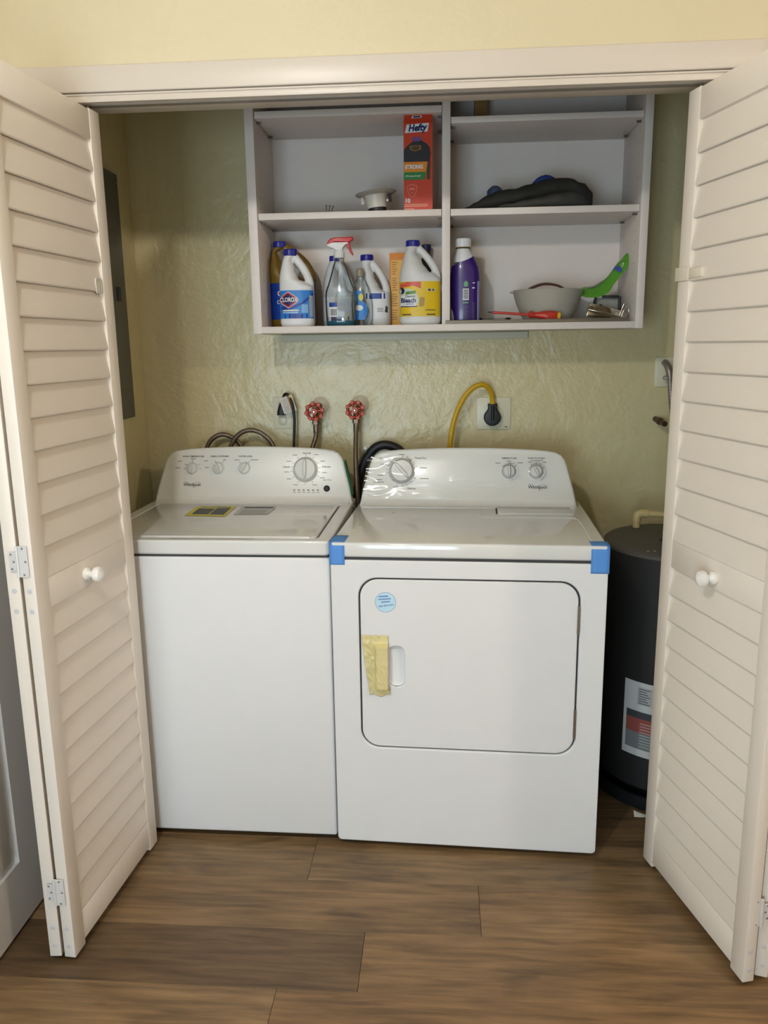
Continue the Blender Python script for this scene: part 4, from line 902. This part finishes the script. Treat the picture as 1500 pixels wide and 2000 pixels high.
# recessed light trim lying on the shelf
dl = root('downlight_trim', 'white recessed light trim with spring clips lying on the upper left shelf', 'light fitting', (-.202, 2.640, LZ))
Md = Matrix.Rotation(-.10, 4, 'Y'); M_DLW = mat('downlight_white', (214, 208, 198), .4)
lathe('lamp_holder', [(.020, 0), (.0285, .001), (.0295, .010), (.0290, .0135)], M_BLACK, dl, 28, Md); lathe('reflector', [(.0285, .0115), (.0300, .013), (.0355, .048), (.0385, .050), (.0370, .052)], M_DLW, dl, 32, Md)
lathe('flange', [(.036, .0500), (.060, .0535), (.0650, .0565), (.0645, .0585), (.058, .0565), (.034, .0525)], mat('flange_grey', (170, 164, 154), .4), dl, 40, Md)
for sx in (-1, 1):
    box('spring_clip', (sx*.043-.005, -.006, .028), (sx*.043+.005, .006, .050), M_DLW if sx < 0 else M_DARK, dl, .001, 2, Md)
lathe('clip_rivet', [(.004, 0), (.004, .004), (.002, .005)], M_WHITEJUG, dl, 12, Md @ Matrix.Translation((.036, -.019, .029)) @ Matrix.Rotation(math.pi/2, 4, 'X'))
# three loose screws
for q, (x, dx, lb) in enumerate(((-.361, 0, 'dark screw standing on its point on the upper left shelf, leftmost of three'), (-.354, .0035, 'dark screw leaning right on the upper left shelf, middle of three'), (-.347, .007, 'dark screw leaning most on the upper left shelf, rightmost of three'))):
    s = root('drywall_screw', lb, 'screw', (x, 2.612+q*.003, LZ), 0, 'screws on the shelf')
    Mq, Lq = along((0, 0, 0), (dx, 0, .0195)); lathe('shank', [(.0003, 0), (.0010, .003), (.0012, .018)], M_DARK, s, 8, Mq); lathe('head', [(.0012, .0175), (.0032, .0200), (.0032, .0206)], M_DARK, s, 12, Mq)
# folded garment
gm = root('folded_garment', 'dark charcoal folded garment with blue trim on the middle right shelf', 'clothing', (.272, 2.690, LZ-.001))
M_CL = mat('charcoal_fabric', (46, 45, 41), .85, var=.12, vscale=60, bump=.3, bscale=500); M_CL2 = mat('charcoal_fabric_lining', (66, 64, 59), .85, var=.1, vscale=60, bump=.3, bscale=500)
lowtop = [(0, .012), (.1, .020), (.22, .022), (.34, .030), (.5, .041), (.65, .052), (.8, .058), (.92, .052), (1, .030)]
uptop = [(0, .014), (.08, .028), (.16, .044), (.26, .060), (.36, .062), (.5, .074), (.62, .087), (.72, .091), (.82, .089), (.92, .079), (1, .052)]
def blob(bm, z0f, z1f, x0, x1, dep, jit, fl=.0):
    secs = []
    for i in range(33):
        u = i/32; x = x0+(x1-x0)*u; a, b_ = z0f(u), z1f(u); h = (b_-a)/2; c = (a+b_)/2; d = dep*(1-.75*abs(2*u-1)**4)
        loop = []
        for k in range(20):
            t = 2*math.pi*k/20; cy, sz = math.cos(t), math.sin(t)
            y = d*math.copysign(abs(cy)**.7, cy); zz = c+h*math.copysign(abs(sz)**.8, sz)
            loop.append(Vector((x, y+jit*noise.noise(Vector((u*7, k*.3, 4)))*2, max(.0005, zz+jit*noise.noise(Vector((u*11, k*.5, 1)))))))
        secs.append(loop)
    loft(bm, secs)
bm = bmesh.new(); blob(bm, lambda u: .001, lambda u: interp(lowtop, u), -.12, .192, .070, .003); fin('lower_fold', bm, M_CL2, gm, 70)
bm = bmesh.new(); blob(bm, lambda u: max(.001, interp(lowtop, u)-.016 if u < .86 else interp(lowtop, u)-.03), lambda u: interp(uptop, u), -.196, .200, .078, .004); fin('upper_fold', bm, M_CL, gm, 70)
M_BLT = mat('blue_fabric', (38, 62, 138), .7)
bm = bmesh.new(); blob(bm, lambda u: .06, lambda u: .075+.031*math.sin(math.pi*u)**.7, .008, .098, .035, .002); fin('blue_trim', bm, M_BLT, gm, 70)
bm = bmesh.new(); blob(bm, lambda u: .04, lambda u: .056+.023*math.sin(math.pi*min(1, u*1.2+.05))**.6, -.128, -.065, .03, .002); fin('blue_trim', bm, mat('slate_fabric', (64, 76, 104), .7), gm, 70)

# ---------------------------------------------------------------- services on the closet walls
ep = root('electrical_panel', 'dark grey electrical panel cover on the left closet wall', 'electrical panel', (XCL, 2.55, 1.6))
M_PAN = mat('panel_grey_enamel', (92, 92, 86), .42, var=.08, vscale=8)
box('cover', (0, -.185, -.402), (.010, .195, .402), M_PAN, ep, .002); box('breaker_door', (.009, -.130, -.30), (.016, .140, .22), M_PAN, ep, .002); box('latch', (.015, .10, -.01), (.021, .125, .035), M_DARK, ep, .001)
for q, (y, z) in enumerate(((.175, .37), (.175, -.37), (.175, .06))): lathe('cover_screw', [(.004, 0), (.004, .002), (.001, .003)], M_STEEL, ep, 10, Matrix.Translation((.010, y, z)) @ Matrix.Rotation(math.pi/2, 4, 'Y'))
# duplex outlet behind the washer
M_PLATE = mat('outlet_cream_plastic', (222, 216, 190), .35)
op = root('wall_outlet', 'cream duplex outlet with a black plug, above the washer', 'outlet', (-.580, YW, 1.1965))
box('cover_plate', (-.034, -.005, -.058), (.034, 0, .058), M_PLATE, op, .002, 3)
for z in (-.027, .027): prism('receptacle', [(.0165*math.copysign(abs(math.cos(t))**.7, math.cos(t)), z+.0185*math.copysign(abs(math.sin(t))**.8, math.sin(t))) for t in [2*math.pi*i/24 for i in range(24)]], .004, mat('receptacle_grey', (206, 200, 176), .35), op, Matrix.Translation((0, -.0075, 0)), .001)
pc = root('washer_power_cord', 'black right-angle plug and cord with a silver tag, hanging at the washer outlet', 'power cord', (-.580, YW, 1.22))
bm = bmesh.new(); loft(bm, [selli(.0165, .012, 2.5, .0, -.022, -.030, 20), selli(.0155, .013, 2.5, .001, -.022, -.014, 20), selli(.0105, .011, 2.3, .004, -.022, .010, 20), selli(.0065, .0065, 2, .008, -.022, .028, 20)]); fin('plug_body', bm, M_BLACK, pc, 60)
tube('cord', [(.008, -.022, .024), (.014, -.026, .043), (.024, -.032, .046), (.034, -.038, .037), (.045, -.044, .012), (.051, -.046, -.035), (.049, -.046, -.09), (.046, -.05, -.15), (.044, -.055, -.24)], .0052, M_BLACK, pc, 10, 8)
MT = Matrix.Translation((.030, -.046, .010)) @ Matrix.Rotation(-.30, 4, 'Y') @ Matrix.Rotation(.25, 4, 'Z')
tg = box('warning_tag', (-.024, -.001, -.030), (.024, .001, .030), mat('silver_tag', (206, 208, 206), .25, .5), pc, .0005, 1, MT.copy())
def tagf(u, v): return MT @ Vector((u, -.0016, v))
flat('tag_stripe', rectpts(.005, .012, -.030, .030), tagf, mat('tag_brown', (150, 96, 26), .4), tg); flat('tag_stripe', rectpts(.012, .015, -.030, .030), tagf, mat('tag_yellow', (222, 184, 60), .4), tg)
for q in range(7): flat('tag_print', rectpts(-.018, .002, -.022+q*.0068, -.0205+q*.0068), tagf, M_GREY, tg)
# water valves with red handwheels
M_VR = mat('valve_red', (158, 58, 38), .35, .3); M_BRS = mat('aged_brass', (120, 100, 84), .4, .8)
def valve(x, z, label, ang):
    r = root('water_valve', label, 'valve', (x, YW, z), 0, 'laundry water valves')
    lathe('escutcheon', [(.031, 0), (.030, .004), (.020, .010), (.012, .012)], mat('escutcheon_cream', (214, 204, 186), .35), r, 32, Matrix.Translation((.010, 0, .016)) @ Matrix.Rotation(math.pi/2, 4, 'X'))
    bm = bmesh.new(); btube(bm, [(.010, -.006, .016), (.006, -.035, .008), (0, -.055, 0)], .0095, 12); btube(bm, [(0, -.052, .002), (0, -.056, -.034)], .0098, 12); btube(bm, [(0, -.050, 0), (0, -.082, 0)], .0085, 12); fin('valve_body', bm, M_BRS, r, 50)
    lathe('hose_nut', [(.0105, -.050), (.0135, -.048), (.0135, -.034), (.0115, -.032)], M_BRS, r, 6, Matrix.Translation((0, -.056, 0)))
    bm = bmesh.new(); n = 64
    btube(bm, [((.0265+.0022*math.cos(8*t))*math.cos(t+ang), -.088-.001*math.cos(8*t), (.0265+.0022*math.cos(8*t))*math.sin(t+ang)) for t in [2*math.pi*i/n for i in range(n)]], .0058, 8, True)
    for q in range(8):
        t = ang+2*math.pi*q/8; c, s = math.cos(t), math.sin(t)
        if q % 2 == 0: btube(bm, [(.007*c, -.089, .007*s), (.025*c, -.088, .025*s)], .0042, 8)
        blathe(bm, [(.0058, -.006), (.0075, -.003), (.0075, .003), (.0058, .006)], 8, Matrix.Translation((.029*c, -.088, .029*s)) @ Matrix.Rotation(math.pi/2, 4, 'X'))
    blathe(bm, [(.0105, -.006), (.0115, .002), (.010, .006)], 18, Matrix.Translation((0, -.089, 0)) @ Matrix.Rotation(math.pi/2, 4, 'X')); fin('handwheel', bm, M_VR, r, 50)
    lathe('wheel_screw', [(.0062, 0), (.0062, .005), (.003, .007)], M_STEEL, r, 6, Matrix.Translation((0, -.094, 0)) @ Matrix.Rotation(math.pi/2, 4, 'X'))
    return r
valve(-.449, 1.207, 'red handwheel water valve right of the duplex outlet, nearer the outlet', .2); valve(-.304, 1.211, 'red handwheel water valve between the washer and dryer consoles', .35)
def hose(name, label, cat, pts, r, m, group=None, seg=12, sub=None):
    p0 = Vector(pts[-1]); o = root(name, label, cat, p0, 0, group)
    tube('hose_tube', [Vector(p)-p0 for p in pts], r, m, o, seg, 10)
    if sub: lathe('ferrule', sub[0], mat('ferrule_metal', (132, 120, 108), .4, .8), o, 14, Matrix.Translation(Vector(pts[0])-p0))
    return o
fer = ([(.0102, -.030), (.0108, -.028), (.0108, .004), (.0095, .006)],)
hose('supply_hose', 'braided supply hose curving down from the valve nearer the outlet', 'hose', [(-.449, 2.824, 1.158), (-.4485, 2.824, 1.13), (-.455, 2.82, 1.10), (-.474, 2.81, 1.05), (-.52, 2.79, .95)], .0085, M_BRAID, 'braided hoses', 12, fer)
hose('supply_hose', 'braided supply hose hanging straight from the valve between the machines', 'hose', [(-.304, 2.824, 1.162), (-.3045, 2.812, 1.12), (-.303, 2.776, 1.05), (-.299, 2.748, .97), (-.295, 2.736, .89), (-.295, 2.734, .84)], .0085, M_BRAID, 'braided hoses', 12, fer)
hose('looped_hose', 'braided hose loop rising behind the washer console, left loop', 'hose', [(-.865, 2.82, 1.02), (-.848, 2.82, 1.085), (-.822, 2.82, 1.115), (-.79, 2.825, 1.124), (-.755, 2.83, 1.110), (-.725, 2.835, 1.075), (-.71, 2.835, 1.02)], .0085, M_BRAID, 'braided hoses')
hose('looped_hose', 'braided hose loop rising behind the washer console, taller right loop', 'hose', [(-.775, 2.80, 1.02), (-.755, 2.80, 1.090), (-.722, 2.80, 1.130), (-.680, 2.80, 1.142), (-.640, 2.80, 1.128), (-.606, 2.80, 1.092), (-.585, 2.80, 1.02)], .0085, M_BRAID, 'braided hoses')
hose('drain_hose', 'thick black drain hose arching between the washer and the dryer', 'hose', [(-.12, 2.82, 1.00), (-.145, 2.82, 1.060), (-.190, 2.82, 1.083), (-.232, 2.82, 1.076), (-.266, 2.822, 1.040), (-.288, 2.825, .99), (-.302, 2.825, .93), (-.307, 2.825, .86)], .0165, M_BLACK)
ct = root('cable_tie', 'thin cable with a white tip beside the black drain hose', 'cable', (-.285, 2.765, 1.02))
tube('tie_strap', [(.018, -.006, .058), (.008, -.008, .035), (-.006, -.010, .01), (-.016, -.008, -.06)], .002, M_DARK, ct, 8, 6); lathe('tip', [(.003, 0), (.0065, .004), (.0065, .008), (.003, .012)], M_W, ct, 14, Matrix.Translation((.019, -.006, .054)))
# dryer outlet with yellow cord
dp = root('dryer_outlet', 'square cream dryer outlet on the back wall right of the yellow cord', 'outlet', (.187, YW, 1.189))
box('cover_plate', (-.061, -.006, -.0575), (.061, 0, .0575), M_PLATE, dp, .002, 3); lathe('receptacle', [(.031, 0), (.031, .004), (.029, .006)], M_PLATE, dp, 36, Matrix.Translation((.003, -.004, -.005)) @ Matrix.Rotation(math.pi/2, 4, 'X')); flat('plate_mark', rectpts(.040, .050, -.050, -.047), lambda u, v: Vector((u, -.0064, v)), M_DK2, dp)
yc = root('dryer_power_cord', 'thick yellow power cord arching into a black round plug', 'power cord', (.187, YW, 1.189))
plug = [(.0300*math.sin(math.radians(a))*1, -.012-.0300*math.cos(math.radians(a))) for a in range(-140, 141, 14)]
pts = [(x, z) for x, z in plug]; pts = pts + [(.0155, .020), (.0165, .036), (-.0165, .036), (-.0155, .020)]
prism('plug_body', pts, .030, M_BLACK, yc, Matrix.Translation((-.006, -.042, .0)), .005, 3)
bm = bmesh.new(); btube(bm, [(-.006, -.046, -.02), (-.006, -.047, .03)], .0055, 8); fin('plug_rib', bm, M_BLACK, yc, 50)
M_YC = mat('yellow_cord_jacket', (206, 164, 22), .45, bump=.1, bscale=300)
tube('cord', [(-.006, -.030, .032), (-.007, -.034, .052), (-.013, -.044, .078), (-.028, -.056, .098), (-.050, -.066, .1055), (-.078, -.072, .094), (-.105, -.076, .066), (-.130, -.08, .020), (-.147, -.082, -.035), (-.156, -.085, -.10), (-.160, -.09, -.18)], .0088, M_YC, yc, 14, 8)
# conduit box and pipe stub by the heater
cb = root('junction_box', 'small cream wall plate with a grey flexible conduit, at the right of the back wall', 'junction box', (.775, YW, 1.33))
box('cover_plate', (-.030, -.008, -.052), (.050, 0, .050), M_PLATE, cb, .002)
bm = bmesh.new(); btube(bm, catmull([(.000, -.012, .032), (.004, -.030, .022), (.010, -.042, 0), (.013, -.044, -.024)], 6), .0115, 12); fin('elbow_fitting', bm, mat('conduit_grey', (150, 142, 134), .4, .6), cb, 50)
box('clamp', (-.008, -.054, -.026), (.030, -.030, -.014), mat('conduit_grey', (150, 142, 134), .4, .6), cb, .002)
bm = bmesh.new(); path = catmull([(.013, -.044, -.020), (.018, -.047, -.08), (.028, -.05, -.15), (.05, -.06, -.24)], 16); btube(bm, path, lambda t: .0085+.0012*math.sin(t*190), 10); fin('flexible_conduit', bm, mat('conduit_grey', (150, 142, 134), .4, .6), cb, 60)
ps = root('pipe_stub', 'short dark pipe stub sticking out of the wall below the conduit', 'pipe', (.757, YW, 1.165))
Mp, Lp = along((0, 0, 0), (.012, -.085, -.010)); lathe('pipe', [(.0095, 0), (.0095, Lp)], mat('dark_copper', (84, 62, 46), .45, .6), ps, 16, Mp); lathe('nut', [(.0125, .03), (.0125, .05)], mat('dark_copper', (84, 62, 46), .45, .6), ps, 6, Mp)
# water heater
wh = root('water_heater', 'short dark grey water heater standing right of the dryer', 'water heater', (.76, 2.50, 0))
M_WH = mat('heater_charcoal', (40, 39, 38), .5, var=.1, vscale=6); M_WHT = mat('heater_top_lit', (84, 80, 74), .6, var=.12, vscale=9)  # light falling on the top is put into the lid's lighter grey
RH = .235
lathe('tank', [(RH-.008, .055), (RH, .060), (RH, .808)], M_WH, wh, 72); lathe('tank_lid', [(RH-.001, .800), (RH+.002, .803), (RH+.0015, .812), (RH-.006, .818), (RH-.03, .820), (.01, .822)], M_WHT, wh, 72)
lathe('drain_pan', [(.22, .001), (.258, .002), (.264, .045), (.268, .046), (.268, .049), (.258, .049), (.252, .008), (.01, .006)], M_BLACK, wh, 64); lathe('tank_base', [(RH-.03, .006), (RH-.02, .056)], M_BLACK, wh, 48)
cyl = lambda e: (lambda u, v: Vector(((RH+e)*math.cos(math.radians(u)), (RH+e)*math.sin(math.radians(u)), v)))
def clabel(name, a0, a1, z0, z1, m, e): s = cyl(e); return sheet(name, lambda u, v: s(a0+(a1-a0)*u, z0+(z1-z0)*v), 14, 1, m, wh, 0, 60)
clabel('rating_label', -142.3, -104, .166, .411, mat('label_dull_white', (214, 214, 210), .5), .0006)
clabel('label_block', -139.5, -107, .190, .315, mat('label_mid_grey', (128, 132, 132), .5), .0010); clabel('label_block', -139.5, -107, .245, .292, mat('label_faded_red', (160, 84, 74), .5), .0013); clabel('label_block', -139.5, -107, .292, .315, M_DK2, .0013)
for q in range(9): clabel('label_print', -128, -110, .200+q*.0095, .2018+q*.0095, mat('label_dull_white', (214, 214, 210), .5), .0016)
clabel('label_block', -131, -120, .338, .396, mat('label_mid_grey2', (190, 190, 186), .5), .0010)
for q in range(7): clabel('label_print', -130, -121.5-1.2*(q % 3), .342+q*.0078, .3445+q*.0078, M_DK2, .0014)
for q, (r_, a, z) in enumerate(((.20, -128, .822), (.214, -132, .8215), (.15, -118, .822))): lathe('paint_fleck', [(.004, 0), (.003, .0008), (.0005, .001)], M_LGREY, wh, 8, Matrix.Translation((r_*math.cos(math.radians(a)), r_*math.sin(math.radians(a)), z-.001)))
tube('lid_wire', [(-.075, -.03, .822), (-.062, -.03, .832), (-.045, -.03, .836), (-.03, -.03, .840), (0, -.02, .85)], .0032, M_BLACK, wh, 8, 6)
pp = root('water_pipe', 'beige plastic pipe with an elbow on top of the water heater', 'pipe', (.657, 2.66, .8212))
M_PVC = mat('beige_cpvc', (206, 186, 132), .4)
bm = bmesh.new(); btube(bm, [(0, 0, 0), (0, 0, .030)], .0125, 16); btube(bm, catmull([(0, 0, .022), (.002, 0, .040), (.014, 0, .047), (.034, -.001, .047)], 6), .0145, 16); fin('elbow', bm, M_PVC, pp, 50)
tube('pipe', [(.028, 0, .047), (.16, -.005, .042), (.30, -.01, .040)], .0108, M_PVC, pp, 16, 6)
# scraps on the floor by the heater
sc = root('blue_plastic_scrap', 'crumpled dark blue plastic scrap on the floor between dryer and heater', 'scrap', (.478, 2.42, 0))
sheet('scrap_sheet', lambda u, v: Vector((-.016+.036*u, -.03+.06*v+.012*noise.noise(Vector((u*4, v*4, 1))), .010+.16*v*(1-.5*u)+.02*abs(noise.noise(Vector((u*5, v*6, 7)))))), 12, 14, mat('scrap_blue', (26, 66, 150), .4), sc, .0008, 50)
sp = root('paper_scrap', 'small torn white paper scrap on the floor at the rim of the heater pan', 'scrap', (.606, 2.245, 0))
sheet('paper', lambda u, v: Vector((-.012+.045*u, -.006+.012*v, .0025+.016*(1-u)*v+.003*noise.noise(Vector((u*5, v*5, 3))))), 8, 4, mat('paper_white', (216, 210, 190), .6), sp, .0006, 50)

# ceiling lamps of the room (above and behind the camera)
for (x, y, lb) in ((-.62, .30, 'white ceiling lamp above the closet approach'), (1.95, .40, 'white ceiling lamp on the right side of the room')):
    c = root('ceiling_lamp', lb, 'lamp', (x, y, ZC))
    lathe('lamp_base', [(.07, 0), (.07, -.018), (.05, -.022)], M_TRIM, c, 32)
    lathe('lamp_socket', [(.022, -.020), (.022, -.032)], M_TRIM, c, 20)
